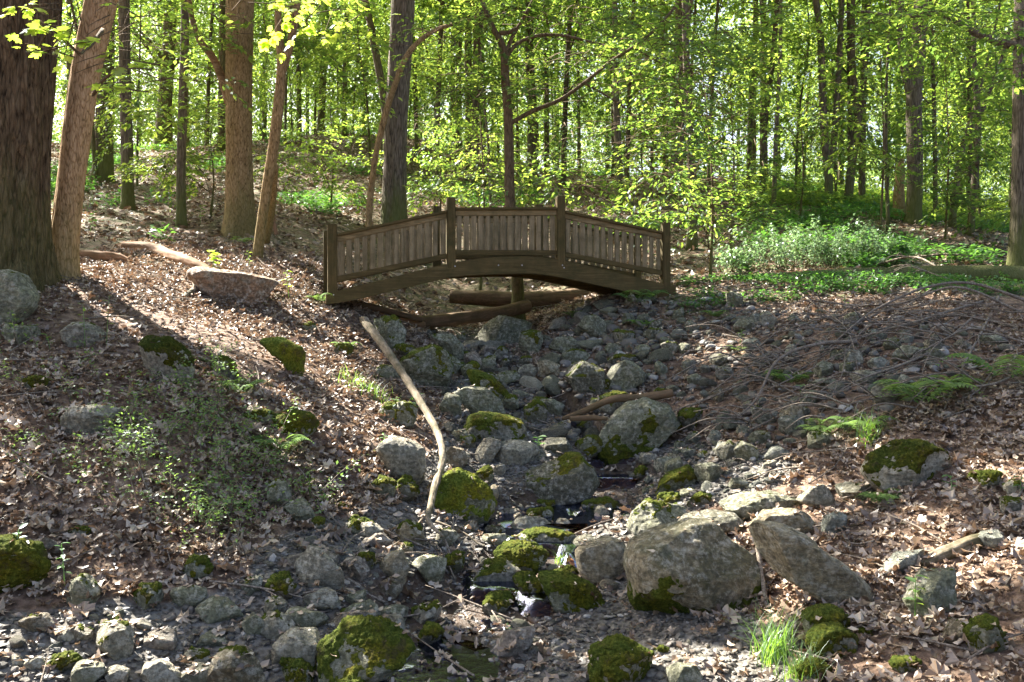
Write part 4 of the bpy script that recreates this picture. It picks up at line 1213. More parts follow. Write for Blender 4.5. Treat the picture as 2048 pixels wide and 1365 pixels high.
def tube(P, R, n=20, ring=10, amp=0.0, seed=0, flare=0.0, freq=None, cap=True, lobes=0, ridge=0):
    Q, r = smooth_path(P, R, n)
    T = np.gradient(Q, axis=0)
    T /= np.linalg.norm(T, axis=1)[:, None] + 1e-12
    up = np.array([0, 1.0, 0.02]) if abs(T[0, 2]) > .5 else np.array([0, 0.02, 1.0])
    A = np.cross(T, up); A /= np.linalg.norm(A, axis=1)[:, None]
    B = np.cross(T, A)
    th = np.linspace(0, 2 * math.pi, ring, endpoint=False)
    s = np.r_[0, np.cumsum(np.linalg.norm(np.diff(Q, axis=0), axis=1))]
    rr = np.repeat(r[:, None], ring, 1)
    if flare:
        fl = np.exp(-s / (r[0] * 1.6))[:, None]
        lob = 1 + 0.35 * np.sin(th * (lobes or 5) + seed)[None] * fl
        rr = rr * (1 + flare * fl * lob)
    if amp:
        fq = freq or 3.0
        c = np.stack([np.repeat(np.cos(th)[None], n, 0) * fq, np.repeat(np.sin(th)[None], n, 0) * fq, np.repeat((s / r.mean() * 0.35)[:, None], ring, 1)], -1).reshape(-1, 3)
        rr = rr * (1 + amp * fbm(c + seed * 3.3, 3, seed % 50).reshape(n, ring))
    if ridge:
        c = np.stack([np.cos(th)[None] * rr / .05, np.sin(th)[None] * rr / .05, np.repeat((s / .35)[:, None], ring, 1)], -1).reshape(-1, 3)
        rr = rr + ridge * (0.5 - 2.2 * np.abs(fbm(c + seed, 3, 17 + seed).reshape(n, ring)))
    V = Q[:, None] + rr[..., None] * (np.cos(th)[None, :, None] * A[:, None] + np.sin(th)[None, :, None] * B[:, None])
    V = V.reshape(-1, 3)
    i = np.arange(n * ring).reshape(n, ring)
    j = np.roll(i, -1, 1)
    Fq = np.stack([i[:-1], j[:-1], j[1:], i[1:]], -1).reshape(-1, 4)
    faces = [Fq]
    if cap:
        V = np.r_[V, [Q[0] - T[0] * r[0] * .1, Q[-1] + T[-1] * r[-1] * .3]]
        a, b = n * ring, n * ring + 1
        faces.append(np.r_[np.stack([j[0], i[0], np.full(ring, a)], -1), np.stack([i[-1], j[-1], np.full(ring, b)], -1)])
    return V, faces

def merge(parts):
    V, F3, F4 = [], [], []
    o = 0
    for v, fs in parts:
        V.append(v)
        for f in (fs if isinstance(fs, list) else [fs]):
            (F4 if f.shape[1] == 4 else F3).append(f + o)
        o += len(v)
    out = []
    if F4: out.append(np.concatenate(F4))
    if F3: out.append(np.concatenate(F3))
    return np.concatenate(V), out

def pole_obj(name, P, R, mat, parent=None, **kw):
    """tube whose texture grain runs along it: local x axis along the chord"""
    P = np.array(P, float)
    x = P[-1] - P[0]; x /= np.linalg.norm(x)
    y = np.cross([0, 0, 1.0], x); y /= np.linalg.norm(y)
    z = np.cross(x, y)
    Rm = np.stack([x, y, z])
    L = (P - P[0]) @ Rm.T
    v, f = tube(L, R, **kw)
    o = mesh_obj(name, v, f, mat, None)
    from mathutils import Matrix
    mw = Matrix(((x[0], y[0], z[0], P[0][0]), (x[1], y[1], z[1], P[0][1]), (x[2], y[2], z[2], P[0][2]), (0, 0, 0, 1)))
    if parent is not None:
        o.parent = parent
        o.matrix_local = parent.matrix_basis.inverted() @ mw
    else:
        o.matrix_basis = mw
    return o

# ------------------------------------------------------------------ leaves
def leaf_batch(pos, fwd, nrm, size, kind='kite'):
    """pos, fwd, nrm: n x 3; size n"""
    fwd = fwd / (np.linalg.norm(fwd, axis=1)[:, None] + 1e-9)
    side = np.cross(nrm, fwd); side /= (np.linalg.norm(side, axis=1)[:, None] + 1e-9)
    up = np.cross(fwd, side)
    n = len(pos)
    if kind == 'kite':
        t = np.array([(0, 0, 0), (.45, .3, .06), (1, 0, -.08), (.45, -.3, .06)])
        fc = np.array([[0, 1, 2, 3]])
    elif kind == 'oval':
        t = np.array([(0, 0, 0), (.3, .2, .05), (.62, .22, .05), (1, 0, -.1), (.62, -.22, .05), (.3, -.2, .05), (.5, 0, 0)])
        fc = np.array([[0, 1, 6], [1, 2, 6], [2, 3, 6], [3, 4, 6], [4, 5, 6], [5, 0, 6]])
    elif kind == 'maple':
        o = [(0, 0), (-.02, .2), (.12, .46), (.26, .3), (.42, .62), (.52, .48), (.66, .5), (.58, .22), (.78, .2), (1.0, 0)]
        o = o + [(x, -y) for x, y in o[-2:0:-1]]
        t = np.array([(x, y, -0.22 * (abs(y) ** 1.3) - .15 * x * x) for x, y in o] + [(.36, 0, .04)])
        m = len(o)
        fc = np.array([[k, (k + 1) % m, m] for k in range(m)])
    elif kind == 'oak':
        o = [(0, 0), (.12, .08), (.2, .2), (.3, .1), (.42, .27), (.52, .12), (.66, .28), (.74, .12), (.9, .14), (1, 0)]
        o = o + [(x, -y) for x, y in o[-2:0:-1]]
        t = np.array([(x, y, 0.0) for x, y in o] + [(.5, 0, .03)])
        m = len(o)
        fc = np.array([[k, (k + 1) % m, m] for k in range(m)])
    elif isinstance(kind, tuple):
        t, fc = kind
    V = pos[:, None] + size[:, None, None] * (t[None, :, 0, None] * fwd[:, None] + t[None, :, 1, None] * side[:, None] + t[None, :, 2, None] * up[:, None])
    Fc = fc[None] + (np.arange(n) * len(t))[:, None, None]
    return V.reshape(-1, 3), Fc.reshape(-1, fc.shape[1])

def rnd_unit(n, rg):
    v = rg.normal(size=(n, 3))
    return v / np.linalg.norm(v, axis=1)[:, None]

def sprays(origins, dirs, length, nleaf, lsize, rg, droop=0.25, flat=0.25, kind='kite', spread=0.35):
    """leafy twigs: each origin gets a drooping flat spray of leaves along dirs"""
    n = len(origins)
    d = dirs.copy(); d[:, 2] *= 0.35
    d /= np.linalg.norm(d, axis=1)[:, None] + 1e-9
    side = np.cross(d, np.array([0, 0, 1.0])); side /= np.linalg.norm(side, axis=1)[:, None] + 1e-9
    t = rg.uniform(0.05, 1, (n, nleaf))
    L = (length * rg.uniform(.6, 1.3, n))[:, None]
    s = rg.uniform(-1, 1, (n, nleaf)) * spread * L * np.sqrt(np.clip(1.15 - t, 0, 1))
    pos = origins[:, None] + d[:, None] * (t * L)[..., None] + side[:, None] * s[..., None]
    pos[..., 2] += -droop * L * t ** 2 + rg.normal(0, 0.035, (n, nleaf)) * L * 1.2
    pos = pos.reshape(-1, 3)
    sg = np.sign(s).reshape(-1, 1)
    fw = np.repeat(d, nleaf, 0) * .7 + np.repeat(side, nleaf, 0) * sg * .8 + rnd_unit(len(pos), rg) * .35
    fw[:, 2] -= .25
    nr = np.array([0, 0, 1.0]) + rnd_unit(len(pos), rg) * (flat + .25)
    return pos, fw, nr, lsize * rg.uniform(.6, 1.25, len(pos))

# sun-lit places on the ground: gaps in the leaves are kept open above them
LIT = [(150,552,.22),(200,560,.28),(250,560,.3),(310,560,.32),(360,552,.3),(330,585,.3),(270,600,.25),(190,590,.2),(240,625,.2),(290,650,.18),(340,685,.16),(380,650,.2),(430,640,.22),(480,640,.25),
       (530,645,.25),(590,640,.25),(640,640,.22),(600,620,.2),(660,665,.2),(620,690,.22),(560,690,.2),(500,690,.15),(670,740,.14),(620,760,.1),(470,560,.35),(545,560,.2),(520,545,.25),(400,520,.2),(300,500,.22),
       (140,690,.14),(180,710,.14),(220,735,.15),(260,765,.14),(300,800,.13),(310,830,.1),(160,655,.15),(80,600,.15),(100,620,.1),(430,700,.12),(710,790,.08),(600,840,.06),
       (735,640,.12),(790,700,.06),(878,890,.08),(880,930,.1),(868,1000,.09),(865,1040,.08),(1070,740,.14),(1110,755,.12),(1040,750,.1),(960,690,.05),(1200,1085,.1),(1195,1110,.06),(920,955,.14),(900,975,.08),
       (745,1062,.1),(780,1085,.1),(820,1075,.1),(700,1080,.07),(860,1090,.07),(1350,1080,.16),(1320,1110,.08),(1550,1070,.08),(1570,1040,.1),(1610,1090,.06),(1110,1170,.08),(1290,1075,.05),
       (1545,1300,.14),(1520,1330,.16),(1440,1335,.14),(1560,1260,.06),(1290,1350,.06),(60,1335,.16),(20,1320,.14),(110,1345,.12),(320,1345,.12),(190,1335,.08),(1450,700,.1),(1430,720,.08),(1340,730,.05),
       (1900,1100,.08),(1960,1150,.08),(1700,870,.06),(1600,1190,.05),(1740,1160,.05),(1980,1310,.1),(1850,1330,.08),(640,1110,.05),(430,980,.05),(500,1030,.05),(1580,940,.07),(1780,910,.08),(2020,950,.08),
       (1000,1230,.06),(950,1260,.08),(900,1330,.08),(1130,940,.05),(820,895,.06),(1270,840,.08),(1000,880,.06),
       (1560,545,.5),(1640,540,.6),(1720,545,.5),(1400,560,.25),(1330,560,.15),(1800,570,.15),(1950,560,.2),(1900,600,.1),(1600,500,.4),(1700,490,.4),(1850,470,.5),
       (560,580,.2),(600,560,.15),(880,480,.3),(520,400,.3),(640,420,.3),(430,410,.3),(570,450,.25),(620,330,.5),(700,390,.4),(300,420,.3),(360,470,.2)]
_lp = np.array([(130,545),(420,545),(560,600),(660,625),(690,700),(620,760),(520,700),(400,690),(200,590)], float)
for _k in range(170):
    _p = np.array([[random.uniform(130, 690), random.uniform(545, 760)]])
    if in_poly(_p, _lp)[0]:
        LIT.append((_p[0, 0], _p[0, 1], .13))
_lp = np.array([(125,545),(420,530),(410,600),(330,640),(150,610)], float)
for _k in range(160):
    _p = np.array([[random.uniform(125, 420), random.uniform(530, 640)]])
    if in_poly(_p, _lp)[0]:
        LIT.append((_p[0, 0], _p[0, 1], .2))
for _k in range(22):   # small flecks of sun scattered over the shaded floor
    LIT.append((random.uniform(0, 2048), random.uniform(640, 1350), random.uniform(.015, .045)))
e1 = np.cross(S, [0, 0, 1.0]); e1 /= np.linalg.norm(e1)
e2 = np.cross(S, e1)
LP = []
for px, py, r in LIT:
    g = G(px, py)
    LP.append((g @ e1, g @ e2, r + 0.06, g @ S))
LIT3 = [(115,30,6.1,.2),(150,25,6.2,.2),(118,60,6.0,.2),(130,100,6.0,.18),(205,30,6.3,.25),(262,38,6.2,.22),(300,10,6.4,.25),(300,130,6.0,.16),(258,165,6.0,.15),(335,165,6.1,.14),
 (135,520,8,.12),(140,440,8,.12),(143,380,8,.13),(150,300,8,.13),(158,230,8,.13),(168,170,8,.13),(178,110,8,.15),(190,50,8,.15),(90,480,7.6,.12),(1345,405,10.6,.3),(1290,432,10.6,.25),(1400,430,10.6,.3),(1450,405,10.7,.3),(1475,330,10.8,.3),(1420,300,10.8,.25),
 (950,370,13,.35),(900,340,13.2,.3),(1000,330,13,.3),(960,290,13,.3),(1150,260,11.2,.4),(1250,160,10.6,.4),(1100,330,11.4,.3),(1090,50,11,.3),(520,12,8.4,.4),(620,12,8.5,.4),(700,15,8.5,.3),(1240,262,10.4,.3),
 (918,948,5.75,.12),(470,540,8.6,.2),(420,535,8.7,.2),(540,548,8.6,.15),(415,120,13,.3),(440,170,13,.2),(480,200,13,.3),(690,250,16,.5),(870,300,15.6,.4),(1830,300,17,.3),(1790,320,18,.4)]
for px, py, Y, r in LIT3:
    g = W(px, py, Y)
    LP.append((g @ e1, g @ e2, r + 0.06, g @ S - 1.7))
LP = np.array(LP)
def carve(pos, prob=0.995, extra=0.09, rg=RNG):
    """True for leaves that stay"""
    keep = np.ones(len(pos), bool)
    a, b, c = pos @ e1, pos @ e2, pos @ S
    for x, y, r, t in LP:
        near_ = ((a - x) / 1.0) ** 2 + ((b - y) / 1.0) ** 2 < (r + extra) ** 2
        keep &= ~(near_ & (c > t + 2.2) & (rg.random(len(pos)) < prob))
    return keep

def tree_root(name, base, label, cat='tree', group=None):
    e = empty(name, base)
    tag(e, label, cat, group)
    return e

def add(parent, name, v, f, mat):
    """mesh given in world coordinates, child of an empty"""
    o = mesh_obj(name, v - np.array(parent.location), f, mat, parent)
    KIDS.setdefault(parent.name, []).append(o)
    return o

def px_path(pts, Y, dY=None):
    out = []
    for i, p in enumerate(pts):
        y = Y + (dY[i] if dY else 0) + (p[2] if len(p) > 2 else 0)
        out.append(W(p[0], p[1], y))
    return out

def photo_tree(label, pts, w, Y=None, mat='bark_grey', top=14.0, ring=16, n=40, amp=.05, flare=.5, name='tree', crown=None, seed=1, forks=(), ridge=0, lf='leaf', leafn=26, lsize=.13):
    """pts: photo pixels of the trunk's centre from base upward; w: pixel widths"""
    if Y is None:
        Y = G(pts[0][0], pts[0][1])[1]
    base = G(pts[0][0], pts[0][1]) if Y < 60 else None
    P = px_path(pts, Y)
    P[0] = np.array([P[0][0], Y, hz(P[0][0], Y) - .12])
    R = [x * Y / F / 2 for x in w]
    root = tree_root(name, (P[0][0], P[0][1], P[0][2] + .1), label)
    if top and P[-1][2] < top:
        d = P[-1] - P[-2]; d /= max(d[2], .2)
        rem = top - P[-1][2]
        P.append(P[-1] + d * rem * .5 * np.array([.6, .6, 1])); R.append(R[-1] * .78)
        P.append(P[-1] + np.array([d[0] * .3, 0.1, 1]) * rem * .5); R.append(R[-1] * .4)
    v, f = tube(P, R, n=n, ring=ring, amp=amp, seed=seed, flare=flare, ridge=ridge)
    add(root, 'trunk', v, f, M[mat])
    for fk in forks:
        fp, fw = fk[0], fk[1]
        Q = px_path(fp, Y)
        rr = [x * Y / F / 2 for x in fw]
        v, f = tube(Q, rr, n=max(12, len(Q) * 6), ring=10, amp=amp, seed=seed + 3)
        add(root, 'limb', v, f, M[fk[2] if len(fk) > 2 else mat])
    if crown:
        (ox, oy, oz, rx, ry, rz, ns) = crown
        make_crown(root, P[-1] * np.array([1, 1, 0]) + np.array([ox, oy, oz]) if oz > 0 else P[-1], (rx, ry, rz), ns, leafn, lsize, seed, lf, do_carve=True, axis=(P, R))
    return root

def make_crown(root, c, rad, ns, nleaf, lsize, seed, lf='leaf', do_carve=False, axis=None, kind='kite', slen=.9, nlimb=10):
    rg = np.random.default_rng(seed * 31 + 7)
    u = rnd_unit(ns, rg) * (rg.uniform(0.15, 1, ns) ** .45)[:, None]
    o = np.asarray(c) + u * np.array(rad)
    # clumps: pull origins towards a few centres so that gaps open
    kc = np.asarray(c) + rnd_unit(max(6, ns // 14), rg) * rg.uniform(.3, .95, (max(6, ns // 14), 1)) * np.array(rad)
    j = np.argmin(((o[:, None] - kc[None]) ** 2).sum(2), 1)
    o = o * .62 + kc[j] * .38
    d = o - np.asarray(c)
    d[:, :2] += rg.normal(0, .4, (ns, 2))
    pos, fw, nr, sz = sprays(o, d, slen, nleaf, lsize, rg, kind=kind)
    if do_carve:
        k = carve(pos, rg=rg)
        pos, fw, nr, sz = pos[k], fw[k], nr[k], sz[k]
    v, f = leaf_batch(pos, fw, nr, sz, kind)
    ob = add(root, 'crown', v, f, M[lf])
    if axis is not None and nlimb:
        P, R = np.array(axis[0]), np.array(axis[1])
        parts = []
        sel = rg.choice(len(kc), min(nlimb, len(kc)), replace=False)
        for q in sel:
            e = kc[q]
            z0 = max(P[0][2] + .5, e[2] - np.linalg.norm(e[:2] - P[-1][:2]) * rg.uniform(.5, .9))
            z0 = min(z0, P[-1][2] - .1)
            a = np.array([np.interp(z0, P[:, 2], P[:, k_]) for k_ in range(3)])
            r0 = np.interp(z0, P[:, 2], R) * .45
            m_ = (a + e) / 2 + np.array([0, 0, .12 * np.linalg.norm(e - a)]) + rg.normal(0, .05, 3) * np.linalg.norm(e - a)
            parts.append(tube([a, m_, e], [r0, r0 * .6, r0 * .2 + .003], n=9, ring=5))
        v, f = merge(parts)
        add(root, 'limb', v, f, M['bark_dark'])
    return ob

# ---- trees one can tell apart, from the photograph
T1 = photo_tree('thickest dark ridged trunk of all, standing beside the pale grey-green boulder', [(-8, 575), (0, 480), (8, 300), (18, 100), (22, 0)], [158, 150, 158, 168, 172], 7.5, 'bark_oak', 15, 230, 330, .06, .55, ridge=.034, name='oak_tree', seed=2,
                crown=(-1, 3.2, 12.5, 4.6, 4.6, 3.2, 560), lsize=.19, leafn=22)
T2 = photo_tree('sunlit leaning brown trunk second from the thickest one', [(120, 548), (128, 490), (138, 400), (150, 300), (166, 180), (186, 80), (206, -20)], [62, 53, 51, 52, 54, 58, 62], 8.0, 'bark_bounce_lit', 13, 120, 300, .06, .5, ridge=.007, name='maple_tree', seed=5,
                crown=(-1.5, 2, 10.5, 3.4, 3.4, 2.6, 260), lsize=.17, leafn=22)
T3 = photo_tree('straight slim dark trunk behind the leaning sunlit one', [(256, 436), (254, 300), (250, 150), (248, 0)], [24, 23, 22, 21], 15, 'bark_grey', 15, 16, 60, name='slim_tree', seed=6, crown=(0, 0, 12, 4.2, 4.2, 3, 520), lsize=.2, leafn=20)
T4 = photo_tree('slim straight trunk between two thicker ones, moss at its foot', [(363, 447), (362, 350), (366, 200), (370, 60), (370, 0)], [21, 18, 18, 16, 16], 13.5, 'bark_grey', 14, 16, 60, name='slim_tree', seed=7, crown=(0, 1, 11, 4.2, 4.2, 3, 520), lsize=.2, leafn=20)
T5 = photo_tree('thick straight brown trunk with a dead red limb broken off its side', [(482, 478), (480, 430), (478, 300), (478, 150), (480, 0)], [58, 52, 50, 52, 54], 13.0, 'bark_brown', 16, 100, 260, .05, .55, ridge=.01, name='maple_tree', seed=8,
                crown=(0, 0, 13, 5, 5, 3.6, 520), lsize=.2, leafn=22, forks=[([(458, 205), (445, 160), (425, 115), (400, 82), (385, 40), (377, -10)], [20, 17, 15, 13, 11, 9], 'log_red')])
T6 = photo_tree('forked leaning thin tree right of the thick brown one', [(512, 527), (520, 470), (533, 380), (546, 300), (556, 220), (563, 130), (556, 40), (557, -10)], [20, 20, 21, 22, 22, 18, 14, 13], 10.6, 'bark_brown', 10, 14, 60, name='forked_tree', seed=9,
                forks=[([(562, 150), (580, 90), (590, 40), (597, -20)], [18, 16, 15, 14]), ([(530, 485, .5), (540, 430, .4), (549, 330, .1)], [20, 20, 18])], crown=(0, 1, 9.2, 3, 3, 1.8, 220), lsize=.14, leafn=20)
T7 = photo_tree('thick grey furrowed trunk just behind the near half of the bridge railing', [(786, 445), (789, 380), (792, 250), (800, 120), (806, 0)], [52, 46, 44, 46, 47], 15, 'bark_grey', 17, 100, 260, .05, .6, ridge=.012, name='oak_tree', seed=10,
                crown=(0, 1, 13.5, 5.5, 5, 3.4, 480), lsize=.2, leafn=22)
T8 = photo_tree('thin crooked tree bowing across the thick grey trunk', [(735, 452), (742, 380), (752, 310), (768, 240), (790, 170), (822, 100), (868, 62), (920, 45), (965, 30)], [13, 13, 12, 13, 12, 11, 9, 7, 5], 12.3, 'bark_brown', 0, 10, 60, .08, .4, name='crooked_tree', seed=11)
T9 = photo_tree('slender young tree growing from the gully right behind the bridge', [(1033, 640), (1036, 590), (1030, 500), (1020, 400), (1018, 300), (1016, 230), (1010, 150), (1006, 95), (985, 55), (962, -5)], [34, 24, 22, 21, 19, 18, 17, 15, 11, 9], 10.9, 'bark_thin', 6.5, 14, 90, .03, .5, name='young_tree', seed=12,
                forks=[([(1020, 248), (1060, 225), (1120, 200), (1170, 165), (1220, 125), (1290, 78), (1355, 10)], [9, 9, 8, 7, 7, 6, 5]),
                       ([(1011, 118), (1030, 92), (1075, 72), (1120, 71), (1180, 84), (1245, 98)], [9, 8, 7, 6, 5, 3]),
                       ([(1010, 118), (1022, 80), (1045, 40), (1072, -10)], [9, 8, 7, 6]),
                       ([(998, 66), (1015, 66), (1032, 58)], [10, 9, 8]),
                       ([(1165, 165), (1210, 190), (1260, 225), (1300, 280)], [5, 4, 4, 2]),
                       ([(1270, 98), (1330, 130), (1400, 150)], [4, 3, 2])])
T10 = photo_tree('trunk at the far leafy side with a long dark limb reaching over', [(2036, 520), (2040, 400), (2042, 250), (2044, 100), (2046, 0)], [38, 33, 32, 32, 32], 12, 'bark_grey', 13, 24, 70, name='oak_tree', seed=13,
                 forks=[([(2044, 95), (1990, 82), (1930, 55), (1895, 32), (1860, 28), (1820, 33), (1780, 32), (1730, 24), (1690, 25)], [20, 15, 13, 12, 11, 9, 7, 5, 4], 'bark_dark')],
                 crown=(2, 0, 10, 3.5, 3.5, 3, 150), lsize=.17, leafn=20)
T11 = photo_tree('tall knotty pale trunk beside a broken snag', [(1824, 510), (1826, 440), (1830, 330), (1828, 200), (1836, 100), (1842, 0)], [30, 28, 30, 30, 28, 26], 17, 'bark_grey', 16, 24, 80, .08, .5, name='oak_tree', seed=14, crown=(0, 0, 11.5, 4, 4, 4, 220), lsize=.2, leafn=20,
                 forks=[([(1824, 200), (1806, 120), (1800, 50), (1804, -10)], [18, 15, 13, 11])])
snag = photo_tree('broken snag with a pale splintered top beside the knotty trunk', [(1801, 440), (1798, 400), (1800, 350), (1804, 318)], [24, 22, 18, 9], 18, 'bark_brown', 0, 14, 20, .1, .3, name='tree_snag', seed=15)
SM = [
 ('twin-stemmed trunk forking low, first of the backlit group', [(1655, 430), (1658, 380), (1650, 280), (1644, 160), (1640, 60), (1630, -10)], [18, 17, 16, 15, 14, 13], 20, [([(1658, 350), (1668, 280), (1676, 160), (1684, -5)], [15, 13, 12, 11])]),
 ('leaning trunk that forks halfway, second of the backlit group', [(1694, 412), (1702, 340), (1716, 240), (1706, 150), (1704, -5)], [18, 17, 17, 13, 12], 20, [([(1718, 240), (1728, 160), (1736, -5)], [13, 12, 11])]),
 ('thin trunk in the backlit gap, leaning slightly', [(1524, 372), (1530, 250), (1545, 120), (1555, -5)], [12, 11, 11, 10], 21, []),
 ('very thin dark pole tree in the backlit gap', [(1547, 405), (1553, 250), (1560, 120), (1562, -5)], [10, 9, 8, 7], 19, []),
 ('thin grey trunk at the edge of the dense sapling leaves', [(1497, 348), (1502, 200), (1510, 80), (1512, -5)], [11, 10, 10, 9], 24, []),
 ('slender twin trunk near the pale bush, forked like a Y', [(1938, 492), (1948, 380), (1956, 240), (1950, 150), (1946, -5)], [14, 13, 13, 9, 8], 16, [([(1956, 245), (1980, 180), (2002, 120), (2020, 60)], [9, 8, 6, 4])]),
 ('thin leaning trunk next to the Y forked one', [(1902, 455), (1915, 350), (1932, 270), (1948, 220)], [14, 13, 9, 5], 17, []),
 ('pencil thin black trunk left of the knotty one', [(1778, 502), (1774, 380), (1772, 200), (1778, 60)], [8, 7, 6, 4], 15.5, []),
 ('dark trunk standing behind the far post of the bridge', [(1383, 522), (1386, 400), (1378, 250), (1372, 100), (1370, -5)], [22, 17, 15, 14, 13], 14.5, []),
 ('dim trunk hidden in leaves over the far post', [(1350, 420), (1353, 250), (1358, 100), (1360, -5)], [22, 20, 18, 18], 21, []),
 ('thick dark trunk, one of a tight pair above the near mid post', [(957, 330), (960, 200), (958, 100), (952, -5)], [28, 24, 22, 20], 24, []),
 ('slimmer dark trunk of the tight pair above the near mid post', [(935, 330), (938, 200), (936, 100), (938, -5)], [17, 15, 14, 14], 24.5, []),
 ('slim grey trunk with a lit edge, left of the tight pair', [(872, 330), (876, 200), (880, 100), (884, -5)], [13, 11, 10, 9], 25, []),
 ('broad dark trunk on the hill crest left of the moss-footed slim one', [(326, 305), (330, 200), (338, 100), (340, -5)], [34, 28, 26, 24], 30, []),
 ('dark straight trunk on the hill crest, right of the forked leaning tree', [(641, 278), (645, 180), (648, 80), (652, -5)], [17, 14, 12, 11], 32, []),
 ('second dark trunk on the hill crest behind the forked leaning tree', [(688, 300), (690, 180), (692, 60), (694, -5)], [11, 10, 9, 9], 31, []),
 ('curving dark trunk leaning into the thick grey one', [(776, 300), (768, 200), (752, 110), (735, 20), (728, -10)], [17, 16, 15, 13, 12], 23, []),
 ('dim trunk behind the slender young tree', [(1064, 330), (1066, 250), (1060, 150), (1058, 20)], [26, 22, 18, 15], 26, []),
 ('short visible trunk under dense leaves behind the bridge middle', [(1240, 390), (1236, 300), (1232, 200), (1230, 50)], [17, 15, 13, 11], 20, []),
 ('thin trunk beside the leaning sunlit one, farther up the hill', [(212, 300), (216, 200), (222, 60), (224, -5)], [13, 12, 11, 10], 28, []),
 ('dark slim trunk seen between the two nearest trunks', [(182, 300), (186, 200), (190, 60), (192, -5)], [10, 9, 9, 8], 27, []),
]
for i, (lab, pts, w, Y, fk) in enumerate(SM):
    photo_tree(lab, pts, w, Y, 'bark_dark' if i % 3 else 'bark_grey', 13, 10, 30, .06, .4, name='woodland_tree', seed=30 + i, forks=fk, crown=(random.uniform(-.5, .5), 0, 10.5 + random.random(), 2.6, 2.6, 3.4, 110), lsize=.19, leafn=20)

# ---- trees added, mostly unseen, so that crowns shade the gully (towards the sun)
for i, (x, y, zc, rr, ns) in enumerate([(-9.5, 17, 11.5, 4.4, 330), (-9, 20, 13.5, 4.2, 300), (-13.5, 15.8, 13, 4.4, 300), (-8, 10.9, 9.5, 3.2, 250), (-11.5, 11.5, 10.5, 3.8, 280), (-13, 22.5, 15, 4.2, 250), (-17, 13, 12, 4, 220), (-8, 7.2, 9, 3.2, 220), (-12, 7, 10, 3.4, 180)]):
    zb = hz(x, y)
    P = [np.array([x, y, zb - .1]), np.array([x + .1, y, zb + 4]), np.array([x - .1, y + .1, zc])]
    R = [.2, .16, .06]
    root = tree_root('shade_tree', (x, y, zb), 'tall leafy forest tree added on the sunny side to shade the gully', group='tall trees added to shade the gully')
    v, f = tube(P, R, n=30, ring=14, amp=.05, seed=60 + i, flare=.5)
    add(root, 'trunk', v, f, M['bark_grey'])
    make_crown(root, (x, y, zc), (rr, rr, 2.8), ns, 24, .2, 60 + i, do_carve=True, axis=(P, R), nlimb=9)

# ---- background woods: shared tree shapes, copied
def proto_tree(k, h, z0, rad, ns, nleaf, lsize, rt, lf='leaf'):
    rg = np.random.default_rng(300 + k)
    root = tree_root('woodland_tree', (0, 0, 0), 'slender leafy tree in the dense woods beyond the bridge', group='trees of the woods beyond the bridge')
    bend = rg.normal(0, .35, 2)
    P = [np.array([0, 0, -.3]), np.array([bend[0] * .3, bend[1] * .3, h * .35]), np.array([bend[0], bend[1], h * .7]), np.array([bend[0] * .8 + .2, bend[1], h])]
    R = [rt, rt * .85, rt * .55, rt * .15]
    v, f = tube(P, R, n=22, ring=9, amp=.06, seed=k, flare=.5)
    add(root, 'trunk', v, f, M['bark_dark'])
    make_crown(root, (bend[0] * .6, bend[1] * .6, (z0 + h) / 2), (rad, rad, (h - z0) / 2 + .4), ns, nleaf, lsize, 300 + k, lf, axis=(P, R), nlimb=12, slen=.8)
    return root
pro = [proto_tree(0, 15, 3.0, 2.6, 340, 28, .125, .1), proto_tree(1, 13, 2.0, 2.3, 320, 28, .12, .075), proto_tree(2, 17, 5.0, 3.0, 380, 28, .13, .135),
       proto_tree(3, 8, .8, 1.7, 220, 28, .1, .05), proto_tree(4, 5.5, .5, 1.4, 160, 28, .09, .035), proto_tree(5, 6.5, 1.0, 1.9, 210, 28, .095, .045)]
used = [False] * len(pro)
def put(k, x, y, s=1.0, lab=None):
    r = pro[k] if not used[k] else copy_tree(pro[k])
    used[k] = True
    r.location = (x, y, hz(x, y))
    r.rotation_euler = (0, 0, random.uniform(0, 6.28))
    r.scale = (s * random.uniform(.9, 1.1),) * 2 + (s * random.uniform(.9, 1.1),)
    if k >= 3:
        r['label'] = 'leafy sapling in the understorey beyond the bridge'
        r['group'] = 'understorey saplings beyond the bridge'
    return r
rs = random.Random(11)
placed = []
def ok_spot(x, y, d):
    if any((x - a) ** 2 + (y - b) ** 2 < d * d for a, b in placed):
        return False
    placed.append((x, y))
    return True
n = 0
while n < 70:
    y = 23 + 27 * rs.random() ** 1.1
    x = rs.uniform(-.62, .62) * y
    if abs(.669 * x + .743 * y - 11.6) < 2.6 and y < 34:
        continue
    if ok_spot(x, y, 2.6):
        put(rs.choice([0, 0, 1, 1, 2]), x, y, rs.uniform(.85, 1.15)); n += 1
n = 0
while n < 52:
    y = 18 + 24 * rs.random()
    x = rs.uniform(-.6, .6) * y
    px = CX + F * x / y
    if px > 1480 and px < 1750 and rs.random() < .5:
        continue
    if px < 1250 and y < 29 and rs.random() < .75:
        continue
    if abs(.669 * x + .743 * y - 11.6) < 1.8 and y < 30:
        continue
    if ok_spot(x, y, 1.1):
        put(rs.choice([3, 4, 5]), x, y, rs.uniform(.75, 1.15)); n += 1

